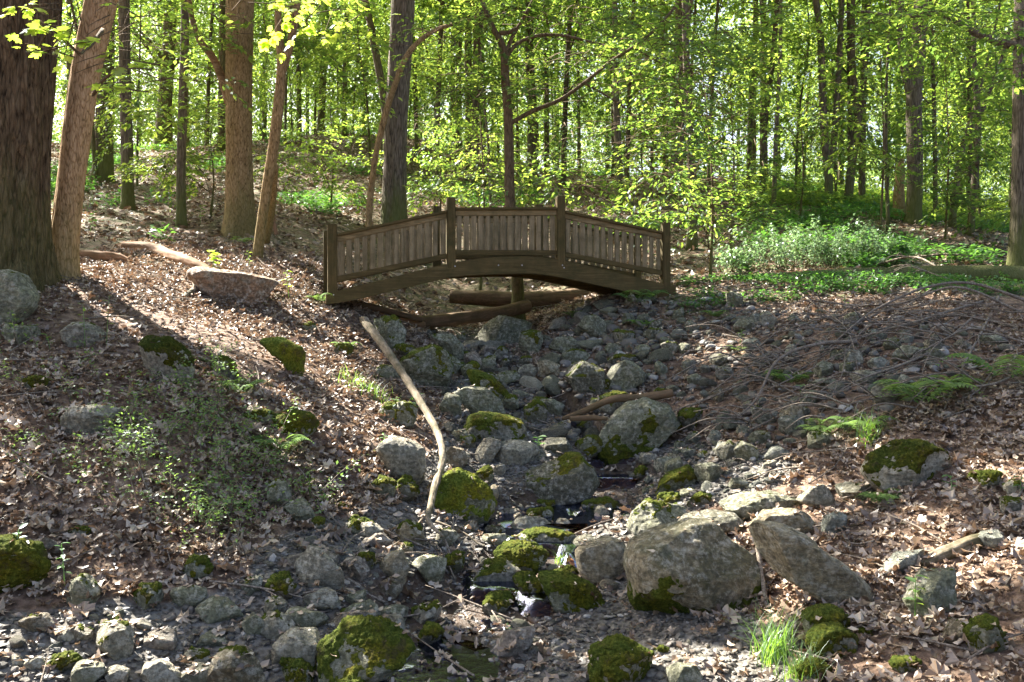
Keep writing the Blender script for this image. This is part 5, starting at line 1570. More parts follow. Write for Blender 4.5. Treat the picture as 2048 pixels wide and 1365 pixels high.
# far-off woods that read as one mass
rg = np.random.default_rng(77)
nn = 15000
th = rg.uniform(-.62, .62, nn)
yy = rg.uniform(52, 75, nn)
xx = th * yy
ghz = H(xx, yy)
o = np.c_[xx, yy, ghz + 17 * rg.uniform(0, 1, nn) ** 1.3]
kc = o[rg.choice(nn, 420)]
j = np.array([np.argmin(((q - kc) ** 2).sum(1)) for q in o])
o = o * .5 + kc[j] * .5
o = o[~((np.abs(CX + F * o[:, 0] / o[:, 1] - 1500) < 130) & (rg.random(len(o)) < .55))]
pos, fw, nr, sz = sprays(o, rnd_unit(len(o), rg), 1.5, 18, .25, rg)
v1, f1 = leaf_batch(pos, fw, nr, sz)
o2 = np.c_[rg.uniform(-.62, .62, 5000), rg.uniform(38, 50, 5000), np.zeros(5000)]
o2[:, 0] *= o2[:, 1]
o2[:, 2] = H(o2[:, 0], o2[:, 1]) + 3.2 * rg.uniform(0, 1, 5000) ** 1.5
pos, fw, nr, sz = sprays(o2, rnd_unit(len(o2), rg), 1.1, 16, .2, rg)
v2, f2 = leaf_batch(pos, fw, nr, sz)
f1 = np.r_[f1, f2 + len(v1)]; v1 = np.r_[v1, v2]
far = mesh_obj('distant_woods', v1, f1, M['leaf_far_lit'])
tag(far, kind='stuff')

# ------------------------------------------------------------------ near foliage placed where the photograph shows it
def blob_crown(root, blobs, per, nleaf, lsize, seed, lf, kind='oval', slen=.55, name='crown', flat=.25, droop=.25):
    rg = np.random.default_rng(seed)
    O_, D_ = [], []
    for b in blobs:
        c = W(b[0], b[1], b[2]); r = b[3]
        k = max(1, int(per * (b[4] if len(b) > 4 else 1)))
        u = rnd_unit(k, rg) * (rg.uniform(0, 1, (k, 1)) ** .5)
        O_.append(c + u * np.array([r, r * .9, r * .6]))
        D_.append(u + rg.normal(0, .5, (k, 3)))
    o, d = np.concatenate(O_), np.concatenate(D_)
    pos, fw, nr, sz = sprays(o, d, slen, nleaf, lsize, rg, kind=kind, flat=flat, droop=droop)
    k = carve(pos, rg=rg)
    v, f = leaf_batch(pos[k], fw[k], nr[k], sz[k], kind)
    ob = add(root, name, v, f, M[lf])
    # fine twigs carrying the sprays
    parts = []
    for a, b in zip(o, d):
        q = b * np.array([1, 1, .3]); q = q / (np.linalg.norm(q) + 1e-6)
        parts.append(tube([a - q * .12, a + q * slen * .4 + [0, 0, -.03 * slen], a + q * slen * .9 + [0, 0, -droop * slen * .8]], [.006, .004, .002], n=4, ring=3))
    v, f = merge(parts)
    add(root, 'twigs' if False else 'branchlet', v, f, M['bark_thin'])
    return ob

blob_crown(T9, [(1150, 110, 10.8, .8), (1250, 150, 10.6, .8), (1090, 50, 11, .7), (1000, 20, 10.8, .6), (1330, 70, 10.5, .7), (1250, 250, 10.4, .6), (1150, 260, 11.2, .7), (1090, 330, 11.4, .5), (1310, 310, 10.3, .5),
                (930, 70, 10.8, .5), (890, 150, 11, .4, .6), (1200, 30, 10.6, .7), (1400, 130, 10.2, .7), (1380, 230, 10.2, .6), (1450, 60, 10, .7), (1160, 370, 11.3, .4), (1050, 180, 11.3, .5), (960, 190, 11.5, .4, .6)], 20, 28, .078, 501, 'leaf')
def sapling(label, base, h_px, blobs, per, seed, lf='leaf', lsize=.1, Y=None, kind='oval', nleaf=26, slen=.5, lean=0, droop=.25):
    g = G(*base)
    Y = Y or g[1]
    X = (base[0] - CX) * Y / F
    zb = hz(X, Y)
    top = W(base[0] + lean, base[1] - h_px, Y)
    root = tree_root('sapling', (X, Y, zb), label, 'sapling')
    P = [np.array([X, Y, zb - .05]), (np.array([X, Y, zb]) * .5 + top * .5) + np.array([.06, 0, 0]), top]
    v, f = tube(P, [.022, .014, .005], n=14, ring=6, amp=.05)
    add(root, 'trunk', v, f, M['bark_thin'])
    parts = []
    for b in blobs:
        c = W(b[0], b[1], b[2])
        z = min(max(zb + .3, c[2] - .35), top[2])
        t = (z - zb) / max(top[2] - zb, .1)
        a = np.array([X, Y, z]) * (1) + (top - np.array([X, Y, zb])) * np.array([t, 0, 0])
        parts.append(tube([a, (a + c) / 2 + [0, 0, .06], c], [.009, .006, .003], n=6, ring=4))
    v, f = merge(parts)
    add(root, 'limb', v, f, M['bark_thin'])
    blob_crown(root, blobs, per, nleaf, lsize * .82, seed, lf, kind, slen, droop=droop)
    return root
sapling('beech sapling with layered bright leaves between the mid posts, beyond the bridge', (960, 560), 330, [(950, 370, 13, .55), (900, 340, 13.2, .45), (1000, 330, 13, .5), (860, 385, 13, .3, .6), (960, 290, 13, .45), (1040, 380, 12.8, .3)], 13, 510, Y=13, lsize=.09)
sapling('sapling with glowing yellow-green leaves over the far end of the bridge', (1420, 560), 380, [(1290, 432, 10.6, .28), (1345, 405, 10.6, .3), (1400, 430, 10.6, .3), (1450, 405, 10.7, .35), (1475, 330, 10.8, .45), (1420, 300, 10.8, .5), (1370, 350, 10.8, .4), (1500, 250, 11, .5), (1500, 440, 10.8, .25), (1330, 250, 11, .4)], 10, 511, 'leaf', Y=10.9, lsize=.085, lean=-10)
sapling('thin sapling with flat green sprays left of the thick grey trunk', (660, 410), 200, [(640, 330, 16, .7), (700, 300, 16, .6), (600, 290, 16, .6), (560, 340, 15.5, .5), (690, 370, 15.5, .5), (640, 240, 16, .6)], 15, 512, Y=16.5, lsize=.1)
sapling('low leafy sapling between the slim mossy trunk and the thick brown one', (420, 440), 160, [(420, 300, 14.5, .6), (400, 340, 14.3, .5), (450, 270, 14.5, .5), (360, 310, 14.2, .5), (320, 330, 14, .35), (430, 230, 14.6, .5)], 15, 513, Y=14.6, lsize=.1)
sapling('leafy sapling on the slope right of the thick grey trunk', (875, 430), 170, [(870, 330, 15.5, .5), (840, 290, 15.7, .5), (900, 250, 15.6, .6), (830, 240, 16, .4), (860, 380, 15.5, .4)], 15, 514, Y=15.6, lsize=.1)
sapling('sapling with hanging dark green leaves behind the far post of the bridge', (1460, 500), 330, [(1440, 220, 14, .9), (1380, 160, 14, .8), (1320, 300, 14, .7), (1250, 340, 14, .7), (1480, 130, 14, .8), (1300, 180, 14, .7), (1400, 380, 13.5, .6), (1270, 90, 14.5, .8)], 26, 515, Y=14, lsize=.1)
sapling('tall airy sapling left of the knotty pale trunk', (1760, 520), 420, [(1740, 220, 15, .6), (1780, 320, 15, .5), (1700, 150, 15, .7), (1770, 100, 15, .8), (1720, 300, 15, .4), (1640, 230, 15.3, .5), (1600, 100, 15.3, .8)], 16, 516, Y=15, lsize=.1)
sapling('leafy sapling right of the knotty pale trunk', (1890, 520), 400, [(1880, 300, 15.5, .7), (1930, 220, 15, .8), (1880, 130, 15, .9), (1960, 330, 15, .6), (2000, 250, 14.5, .7), (1990, 120, 14, .9), (1900, 400, 15, .4), (2020, 400, 14, .5), (1850, 40, 15, .8), (1960, 30, 14, .8)], 22, 517, Y=15.3, lsize=.105)
sapling('sapling with fresh leaves by the twin trunks of the backlit gap', (1600, 470), 250, [(1590, 320, 17, .6), (1630, 270, 17, .5), (1560, 250, 17, .6), (1610, 380, 16.8, .5), (1540, 350, 16.5, .5)], 16, 518, Y=17, lsize=.1)
# maple branch hanging in front of the leaning trunk
blob_crown(T2, [(150, 25, 6.2, .22, 1.4), (118, 60, 6.0, .18), (130, 100, 6.0, .15), (205, 30, 6.3, .25), (262, 38, 6.2, .2), (300, 10, 6.4, .25), (300, 130, 6.0, .16), (258, 165, 6.0, .15), (335, 165, 6.1, .14, .7), (215, 120, 6.3, .15, .7), (110, 20, 6.2, .15), (350, 60, 6.6, .2, .6), (110, 85, 5.9, .12)],
           3, 5, .075, 520, 'leaf_yel', 'maple', .22, droop=.1)
mp = tube(px_path([(205, 60), (170, 100), (140, 90), (112, 60)], 6.3, [1.2, .6, .1, 0]), [.02, .012, .007, .003], n=14, ring=5)
mp2 = tube(px_path([(185, 190), (220, 150), (270, 140), (335, 165)], 6.3, [1.2, .5, 0, 0]), [.018, .011, .006, .003], n=14, ring=5)
v, f = merge([mp, mp2]); add(T2, 'limb', v, f, M['bark_thin'])
blob_crown(T5, [(520, 12, 8.4, .4), (570, 8, 8.4, .4), (620, 15, 8.5, .4), (680, 10, 8.5, .4), (730, 25, 8.6, .25, .6), (640, -30, 8.5, .5), (480, 0, 8.5, .3)], 4, 9, .085, 521, 'leaf_yel', 'maple', .4, droop=.15)
blob_crown(T3, [(230, 60, 12, .5), (300, 90, 12, .6), (260, 190, 12.5, .4), (330, 230, 12.5, .5), (420, 60, 12.5, .7), (430, 150, 12.8, .6), (300, 10, 12, .6), (600, 120, 13, .6), (700, 150, 13, .6), (650, 60, 13, .7), (720, 80, 13.5, .5), (540, 60, 13, .5)], 15, 20, .1, 522, 'leaf', 'oval', .5)
blob_crown(T10, [(2000, 60, 11, .5), (1930, 20, 11.3, .5), (1860, 60, 11.4, .5), (2030, 150, 11, .4), (1800, 10, 11.4, .5), (1750, 60, 11.5, .4)], 12, 18, .1, 523, 'leaf', 'oval', .5)

# ------------------------------------------------------------------ fallen logs, poles, sticks
def on_ground(pts, lift):
    out = []
    for p in pts:
        g = G(p[0], p[1])
        out.append(g + np.array([0, 0, lift]))
    return out
def log(name, label, pts, w, Y, mat, cat='log', ring=26, n=80, amp=.10, seed=1, lift=None, group=None, par=None, freq=4.5):
    if Y == 'g':
        Y = [G(p[0], p[1] + w[i] * .35)[1] - .01 for i, p in enumerate(pts)]
        Y = [float(np.mean(Y[max(0, i - 1):i + 2])) for i in range(len(Y))]
    P = [W(p[0], p[1], Y[i] if isinstance(Y, (list, tuple)) else Y) for i, p in enumerate(pts)]
    R = [q * P[i][1] / F / 2 for i, q in enumerate(w)]
    o = pole_obj(name, P, R, M[mat], par, n=n, ring=ring, amp=amp, seed=seed, freq=freq)
    if par is None:
        tag(o, label, cat, group)
    return o
log('fallen_log', 'sunlit reddish broken log slanting down to the wide reddish boulder', [(247, 490), (300, 497), (340, 512), (390, 530), (420, 545)], [12, 24, 24, 24, 20], 'g', 'log_red', seed=3, amp=.22)
log('fallen_log', 'dark rotten log lying behind the two nearest trunks', [(62, 508), (130, 512), (200, 515), (240, 518), (262, 524)], [24, 24, 24, 20, 8], 'g', 'log_red', seed=4, amp=.25)
log('fallen_log', 'thicker upper log under the bridge, behind the young tree', [(900, 594), (960, 597), (1060, 602), (1150, 598), (1215, 592), (1300, 590)], [26, 30, 34, 40, 40, 36], [11.5, 11.5, 11.6, 11.7, 11.9, 12.2], 'log_brown', seed=5, amp=.16)
log('fallen_log', 'lower log under the bridge ending at the young tree roots', [(808, 648), (860, 644), (930, 636), (1000, 626), (1055, 612)], [22, 26, 26, 26, 26], [10.2, 10.3, 10.5, 10.6, 10.9], 'log_brown', seed=6, amp=.14)
log('fallen_log', 'thin pale log running down from the near foot of the bridge', [(672, 606), (730, 612), (790, 626), (845, 640)], [12, 14, 14, 10], [9.6, 9.8, 10, 10.1], 'log_brown', seed=7, amp=.18)
log('fallen_log', 'bark-shedding log under the thin pale one', [(725, 628), (780, 638), (840, 650), (850, 652)], [18, 22, 20, 12], [9.9, 10.05, 10.2, 10.2], 'log_red', seed=8, amp=.25)
log('fallen_log', 'long mossy log along the crest behind the rubble bank', [(1355, 570), (1450, 562), (1560, 558), (1700, 554), (1800, 553), (1920, 552), (2100, 556)], [10, 18, 24, 34, 38, 42, 44], [10.3, 10.5, 10.7, 10.8, 10.8, 10.7, 10.6], 'bark_grey', seed=9, amp=.15, n=90)
log('fallen_log', 'thin moss striped log on the hillside behind the slim trunks', [(265, 392), (310, 405), (350, 425), (390, 440)], [7, 8, 8, 6], 'g', 'log_brown', seed=10)
log('fallen_log', 'dark log sunk in the leafy slope above the pale bush', [(1690, 458), (1740, 464), (1790, 476)], [9, 12, 10], 'g', 'bark_dark', seed=11)
log('fallen_log', 'tan barkless log below the knotty pale trunk', [(1838, 482), (1870, 498), (1910, 522), (1925, 535)], [10, 13, 13, 9], 'g', 'log_brown', seed=12)
log('fallen_log', 'short broken log resting by the blue-grey slate shard', [(1840, 1128), (1880, 1112), (1930, 1092), (1985, 1074), (2003, 1070)], [18, 30, 32, 28, 14], 'g', 'log_grey', seed=13, amp=.28, freq=3)
log('fallen_pole', 'long bleached leaning pole lying down the bank into the brook', [(727, 640), (760, 682), (800, 740), (835, 795), (862, 840), (880, 880), (886, 915), (872, 965), (862, 1010), (858, 1045), (885, 1072)],
    [17, 16, 15, 15, 14, 14, 15, 15, 13, 10, 5], [8.75, 8.2, 7.6, 7.05, 6.7, 6.35, 6.1, 5.75, 5.45, 5.25, 5.15], 'log_grey', 'pole', seed=14, amp=.3, n=150, freq=3.5)
log('fallen_branch', 'dark gnarled root-like branch bridging the undercut bank', [(1125, 838), (1170, 822), (1220, 800), (1290, 795), (1345, 786)], [8, 12, 14, 17, 16], [7.5, 7.45, 7.4, 7.4, 7.4], 'log_brown', 'branch', seed=15, amp=.2)
log('fallen_branch', 'lower thin branch inside the undercut bank', [(1140, 838), (1180, 836), (1215, 838)], [10, 11, 7], [7.3, 7.3, 7.25], 'log_brown', 'branch', seed=16, amp=.2)
log('stick', 'dark stick leaning on the biggest boulder over the brook', [(1514, 1085), (1520, 1130), (1530, 1190), (1542, 1255)], [9, 9, 9, 8], [4.5, 4.42, 4.3, 4.2], 'twig', 'stick', seed=17, ring=9)
log('stick', 'curved bleached stick on the bank foot above the striped slate', [(485, 1065), (480, 1085), (455, 1100), (435, 1112)], [5, 8, 9, 7], 'g', 'log_grey', 'stick', seed=18, ring=9)
log('stick', 'short barky stick beside the striped slate', [(507, 1150), (498, 1170), (482, 1190), (470, 1198)], [8, 9, 9, 6], 'g', 'twig', 'stick', seed=19, ring=9)
log('stick', 'thin white forked stick above the smooth moss dome', [(480, 812), (505, 835), (525, 860), (540, 875)], [3, 4, 4, 3], 'g', 'log_grey', 'stick', seed=20, ring=6)
log('stick', 'dark slanting stick lying on the mossy rock', [(382, 712), (430, 728), (460, 745), (490, 768)], [5, 7, 6, 4], 'g', 'bark_dark', 'stick', seed=21, ring=8)
log('stick', 'thin stick dipping into the brook by the small overhanging boulder', [(890, 1080), (910, 1130), (940, 1170), (985, 1200)], [5, 6, 5, 3], 'g', 'twig', 'stick', seed=22, ring=7)
log('stick', 'grey root hugging the edge of the tilted gravel stones', [(690, 1155), (715, 1170), (735, 1188), (770, 1205)], [5, 7, 7, 5], 'g', 'twig', 'stick', seed=23, ring=8)
log('stick', 'white broken root snag against the wide reddish boulder', [(358, 612), (372, 592), (390, 575), (385, 562)], [6, 10, 9, 3], 'g', 'log_grey', 'stick', seed=24, ring=9, amp=.35)
log('stick', 'dead sapling stem leaning right of the thick brown trunk', [(570, 505), (550, 480), (533, 455), (528, 440)], [8, 7, 6, 5], [12, 12.1, 12.2, 12.2], 'log_grey', 'stick', seed=25, ring=8)
log('stick', 'dark broken sapling stem standing behind the forked tree', [(553, 470), (545, 430), (540, 405)], [8, 7, 5], [12.6, 12.6, 12.6], 'log_red', 'stick', seed=26, ring=8)

for i, (pts, w) in enumerate([([(858, 1030), (800, 1090), (770, 1110)], 5), ([(872, 1050), (930, 1075), (960, 1100)], 4), ([(878, 1060), (900, 1085), (905, 1110)], 4), ([(886, 905), (905, 960), (900, 985)], 4)]):
    g = on_ground(pts, .02)
    o = pole_obj('stick', g, [w * p_[1] / F / 2 * (1 - .3 * k) for k, p_ in enumerate(g)], M['log_grey'], None, n=20, ring=6, amp=.2, seed=i)
    tag(o, ['pale forked twig at the very foot of the leaning pole, pointing at gravel', 'twig from the pole foot reaching over the brook', 'short twig splayed at the pole foot', 'thin stub of a twig against the moss capped boulder'][i], 'stick')

# brushwood heap on the rubble bank: every bough is an object
rb = random.Random(5)
boughs = [([(2048, 612), (1950, 612), (1850, 618), (1780, 640), (1700, 690), (1640, 720)], 7), ([(2048, 640), (1900, 640), (1800, 638), (1700, 640), (1600, 650), (1540, 650)], 6), ([(2048, 665), (1980, 650), (1900, 640), (1830, 655), (1740, 672), (1660, 690)], 8),
          ([(1990, 600), (1900, 640), (1800, 668), (1720, 690), (1600, 745), (1520, 790)], 6), ([(1720, 700), (1640, 735), (1560, 790), (1500, 840), (1465, 862)], 9), ([(1660, 822), (1600, 850), (1540, 862), (1490, 866)], 8),
          ([(1870, 720), (1800, 760), (1720, 790), (1640, 825)], 6), ([(2040, 770), (1960, 810), (1880, 835), (1820, 850)], 5), ([(1780, 625), (1720, 660), (1650, 680), (1560, 700), (1480, 705)], 5),
          ([(1900, 560), (1850, 600), (1780, 650), (1730, 700)], 4), ([(1745, 540), (1820, 545), (1900, 560), (2048, 560)], 5), ([(1760, 548), (1840, 565), (1870, 572), (1960, 590)], 4), ([(1830, 520), (1900, 528), (1980, 530), (2048, 528)], 5),
          ([(1600, 592), (1640, 640), (1690, 690), (1720, 760)], 4), ([(2000, 600), (1970, 680), (1930, 760), (1900, 830)], 6), ([(1460, 720), (1520, 735), (1580, 730), (1650, 745)], 4), ([(1480, 790), (1500, 770), (1560, 755), (1620, 720)], 4),
          ([(1500, 880), (1560, 850), (1640, 840), (1700, 810)], 4), ([(1580, 680), (1560, 740), (1530, 800), (1500, 870)], 3), ([(1700, 640), (1690, 720), (1670, 800), (1640, 860)], 3), ([(1900, 690), (1830, 700), (1760, 705), (1680, 735)], 5),
          ([(2048, 700), (1960, 700), (1880, 720), (1800, 745)], 5), ([(1820, 800), (1760, 820), (1700, 850), (1650, 870)], 4), ([(1950, 640), (1900, 690), (1870, 730), (1820, 800)], 4), ([(1440, 680), (1500, 700), (1530, 740), (1560, 760)], 3)]
for i, (pts, w) in enumerate(boughs):
    g = on_ground(pts, 0)
    lift = rb.uniform(.04, .2)
    P = [p + np.array([rb.uniform(-.04, .04), 0, lift * (0.5 + rb.random()) if 0 < k < len(g) - 1 else lift * .35]) for k, p in enumerate(g)]
    # keep depth changes gentle
    R = [w * p[1] / F / 2 * (1 - .65 * k / (len(P) - 1)) for k, p in enumerate(P)]
    o = pole_obj('fallen_bough', P, R, M['twig'], None, n=40, ring=7, amp=.1, seed=i)
    tag(o, 'dead grey bough in the brushwood heap on the rubble bank', 'bough', 'boughs of the brushwood heap')
    # side twigs as parts
    Pn = np.array(P)
    for q in range(rb.randint(3, 6)):
        t = rb.uniform(.2, .95) * (len(P) - 1)
        a = Pn[int(t)] * (1 - t % 1) + Pn[min(int(t) + 1, len(P) - 1)] * (t % 1)
        d = np.array([-rb.uniform(.1, .6), rb.uniform(-.3, .2), rb.uniform(-.05, .25)])
        L = rb.uniform(.3, .8)
        b = a + d * L
        zmin = hz(b[0], b[1]) + .02
        b[2] = max(b[2], zmin)
        c = a + d * L * 1.8 + np.array([0, 0, -.12]); c[2] = max(c[2], hz(c[0], c[1]) + .01)
        tw = pole_obj('side_twig', [a, b, c], [.007, .005, .002], M['twig'], o, n=10, ring=4, amp=.1, seed=q)

# ------------------------------------------------------------------ leaf litter, gravel, twigs (beyond counting)
rg = np.random.default_rng(99)
def crumple(kind, seed, k=.22):
    r = np.random.default_rng(seed)
    b = {'maple': None, 'oak': None}
    if kind == 'maple':
        o = [(0, 0), (-.02, .2), (.12, .46), (.26, .3), (.42, .62), (.52, .48), (.66, .5), (.58, .22), (.78, .2), (1.0, 0)]
    elif kind == 'oak':
        o = [(0, 0), (.12, .08), (.2, .2), (.3, .1), (.42, .27), (.52, .12), (.66, .28), (.74, .12), (.9, .14), (1, 0)]
    else:
        o = [(0, 0), (.25, .2), (.6, .24), (1, 0)]
    o = o + [(x, -y) for x, y in o[-2:0:-1]]
    cu = r.uniform(.25, 1.0) * r.choice([-1, 1, 1]); cv = r.uniform(.0, .5)
    t = [(x, y * r.uniform(.7, 1), cu * y * y * 1.2 + cv * (x - .5) ** 2 + r.uniform(-k, k) * .35) for x, y in o] + [(.45, 0, 0)]
    m = len(o)
    return np.array(t), np.array([[q, (q + 1) % m, m] for q in range(m)])
kinds = [crumple('maple', 1, .5), crumple('maple', 2, .7), crumple('oak', 3, .5), crumple('oak', 4, .4), crumple('oak', 5, .6), crumple('oval', 6, .3), crumple('oval', 7, .4), crumple('oval', 8, .3), crumple('oval', 9, .5)]
BANKW = np.array([G(*p_)[:2] for p_ in BANK])
def litter(n, x0, x1, y0, y1, smin, smax, use, cone=None, tilt=.4, bedp=.12):
    x = rg.uniform(x0, x1, n); y = np.sqrt(rg.uniform(y0 ** 2, y1 ** 2, n)) if cone else rg.uniform(y0, y1, n)
    if cone:
        x = rg.uniform(-cone, cone, n) * y
    xy = np.c_[x, y]
    # patchy density
    dn = fbm(np.c_[xy * 1.5, np.zeros(n)], 2, 4)
    keep = rg.random(n) < np.clip(.75 + dn * .9, .25, 1)
    inb = bed_at(xy)
    keep &= ~inb | (rg.random(n) < bedp)
    keep &= ~in_poly(xy, BANKW) | (rg.random(n) < .42)
    xy = xy[keep]
    z = H(xy[:, 0], xy[:, 1])
    out = []
    m = len(xy)
    k = rg.integers(0, len(use), m)
    for q, kd in enumerate(use):
        s_ = k == q
        c = s_.sum()
        p = np.c_[xy[s_], z[s_] + rg.uniform(.0, .035, c)]
        a = rg.uniform(0, 6.283, c)
        fw = np.c_[np.cos(a), np.sin(a), rg.normal(0, .3, c)]
        nr = np.array([0, 0, 1.0]) + rg.normal(0, tilt, (c, 3))
        sz = rg.uniform(smin, smax, c)
        out.append(leaf_batch(p, fw, nr, sz, kd))
    return out
parts = litter(88000, -4.6, 4.6, 2.7, 11.5, .028, .075, kinds) + litter(6500, -3.2, 3.2, 2.7, 6.2, .05, .11, kinds[:5], bedp=.2)
tp = np.array(ROCKTOP)
tp = tp[rg.random(len(tp)) < .6]
a = rg.uniform(0, 6.283, len(tp))
parts.append(leaf_batch(tp, np.c_[np.cos(a), np.sin(a), rg.normal(0, .15, len(tp))], np.array([0, 0, 1.0]) + rg.normal(0, .25, (len(tp), 3)), rg.uniform(.025, .07, len(tp)), kinds[6]))
v, f = merge(parts)
tag(mesh_obj('leaf_litter', v, f, M['litter'], smooth=False), kind='stuff')
parts = litter(80000, 0, 0, 10.5, 36, .07, .14, kinds[5:], cone=.62, tilt=.5)
v, f = merge(parts)
tag(mesh_obj('leaf_litter', v, f, M['litter'], smooth=False), kind='stuff')

def gravel(n, smin, smax, region=None):
    c0 = BED.min(0); c1 = BED.max(0)
    xy = rg.uniform(c0, c1, (n, 2))
    xy = xy[in_poly(xy, BED)] if region is None else xy[in_poly(xy, region)]
    d_, l_, w_ = seg_dist(xy)
    xy = xy[(d_ > w_ * .85) | (rg.random(len(xy)) < .35)]
    m = len(xy)
    z = H(xy[:, 0], xy[:, 1])
    d, fc = ico(1)
    s = smin * (smax / smin) ** (rg.random(m) ** 1.6)
    jit = 1 + rg.uniform(-.28, .28, (m, len(d)))
    v = d[None] * jit[..., None]
    sx = np.stack([np.ones(m), rg.uniform(.5, .95, m), rg.uniform(.25, .55, m)], 1)
    v = v * sx[:, None]
    a = rg.uniform(0, 6.283, m); t = rg.normal(0, .35, m)
    x = v[..., 0] * np.cos(t)[:, None] - v[..., 2] * np.sin(t)[:, None]
    zz = v[..., 0] * np.sin(t)[:, None] + v[..., 2] * np.cos(t)[:, None]
    X = x * np.cos(a)[:, None] - v[..., 1] * np.sin(a)[:, None]
    Yv = x * np.sin(a)[:, None] + v[..., 1] * np.cos(a)[:, None]
    V = np.stack([X, Yv, zz], -1) * s[:, None, None] + np.c_[xy, z + s * .15][:, None]
    Fc = fc[None] + (np.arange(m) * len(d))[:, None, None]
    return V.reshape(-1, 3), Fc.reshape(-1, 3)
v, f = merge([gravel(52000, .007, .03)])
tag(mesh_obj('gravel', v, f, M['gravel'], smooth=False), kind='stuff')

parts = []
for k in range(420):
    if k < 300:
        x, y = rg.uniform(-4.2, 4.2), rg.uniform(3.2, 10.5)
    else:
        y = rg.uniform(10, 22); x = rg.uniform(-.6, .6) * y
    L = rg.uniform(.12, .6) * (1 if y < 10 else 2)
    a = rg.uniform(0, 3.14); d = np.array([math.cos(a), math.sin(a)])
    q = []
    for t in (-.5, 0, .5):
        px_, py_ = x + d[0] * L * t + rg.normal(0, .03) * L, y + d[1] * L * t + rg.normal(0, .05) * L
        q.append([px_, py_, hz(px_, py_) + .02 + rg.uniform(0, .03)])
    parts.append(tube(q, [.006, .005, .002], n=6, ring=4))
for k in range(36):
    a_, b_ = rg.random(), rg.random()
    px, py = 1380 + 668 * a_, 620 + 250 * b_ * (1 - .3 * a_)
    g = G(px, py)
    L = rg.uniform(.3, 1.1); a = rg.normal(.35, .8)
    q = []
    z0 = rg.uniform(.02, .12)
    for t in (-.5, -.1, .25, .5):
        x_, y_ = g[0] + math.cos(a) * L * t + rg.normal(0, .05) * L, g[1] + math.sin(a) * L * t * .6 + rg.normal(0, .05) * L
        q.append([x_, y_, hz(x_, y_) + z0 + rg.uniform(0, .04)])
    parts.append(tube(q, [.006, .006, .004, .002], n=8, ring=4))
v, f = merge(parts)
tag(mesh_obj('twig_litter', v, f, M['twig']), kind='stuff')

# ground cover: low green plants nobody could count
def cover(n, sampler, hgt, lsize, mat, name='ground_cover', nleaf=9):
    xy = sampler(n)
    z = H(xy[:, 0], xy[:, 1])
    m = len(xy)
    org = np.repeat(np.c_[xy, z], nleaf, 0)
    h = rg.uniform(.1, 1, len(org)) * hgt
    p = org + np.c_[rg.normal(0, hgt * .35, len(org)), rg.normal(0, hgt * .35, len(org)), h]
    fw = rnd_unit(len(p), rg); fw[:, 2] = fw[:, 2] * .3
    nr = np.array([0, 0, 1.0]) + rnd_unit(len(p), rg) * .5
    v, f = leaf_batch(p, fw, nr, lsize * rg.uniform(.6, 1.3, len(p)))
    return tag(mesh_obj(name, v, f, M[mat]), kind='stuff')
def clump(xy, sc, th, seed):
    return xy[fbm(np.c_[xy * sc, np.zeros(len(xy))], 3, seed) > th]
def s_far(n):
    y = rg.uniform(11, 34, n); px = rg.uniform(-100, 2150, n)
    x = (px - CX) * y / F
    thr = np.where((px > 1480), -.02, np.where(px < 330, .12, .34))
    xy = np.c_[x, y]
    thr = thr + np.where((px > 1330) & (y < 17), .22, 0)
    return xy[(fbm(np.c_[xy * .55, np.zeros(n)], 3, 55) > thr) & ((px > 1330) | (px < 330) | (y > 16))]
cover(26000, s_far, .22, .085, 'leaf_low')
def s_crest(n):
    px = rg.uniform(1370, 2080, n); y = rg.uniform(9.3, 10.6, n)
    return clump(np.c_[(px - CX) * y / F, y], 2.5, -.15, 66)
cover(1100, s_crest, .1, .045, 'leaf_low')
def s_right_far(n):
    px = rg.uniform(1480, 2100, n); y = rg.uniform(19, 32, n)
    return clump(np.c_[(px - CX) * y / F, y], .7, -.1, 67)
cover(6000, s_right_far, .28, .1, 'leaf')

# ------------------------------------------------------------------ plants
def plant(name, label, cat, px, py, build, group=None, Y=None, lift=0):
    g = G(px, py)
    parts, mat = build(g)
    v, f = parts
    o = mesh_obj(name, v - g, f, M[mat])
    o.location = g + np.array([0, 0, lift])
    tag(o, label, cat, group)
    return o
def fern_geo(g, r, nf, rgx, up=1.0):
    P_, F_, N_, S_ = [], [], [], []
    for k in range(nf):
        a = k * 6.283 / nf + rgx.uniform(-.3, .3)
        L = r * rgx.uniform(.7, 1.1)
        d = np.array([math.cos(a), math.sin(a), 0])
        sd_ = np.array([-math.sin(a), math.cos(a), 0])
        for t in np.linspace(.15, 1, 15):
            c = g + d * L * t + np.array([0, 0, L * (up * t * 1.6 - up * 1.3 * t * t)])
            for q in (-1, 1):
                P_.append(c); F_.append(sd_ * q + d * .35 + np.array([0, 0, -.15])); N_.append([0, 0, 1]); S_.append(L * .34 * math.sin(min(1, t + .12) * 2.9) ** .8 + .006)
    return leaf_batch(np.array(P_), np.array(F_), np.array(N_, float), np.array(S_), (np.array([(0, 0, 0), (.4, .13, 0), (1, 0, -.1), (.4, -.13, 0)]), np.array([[0, 1, 2, 3]])))
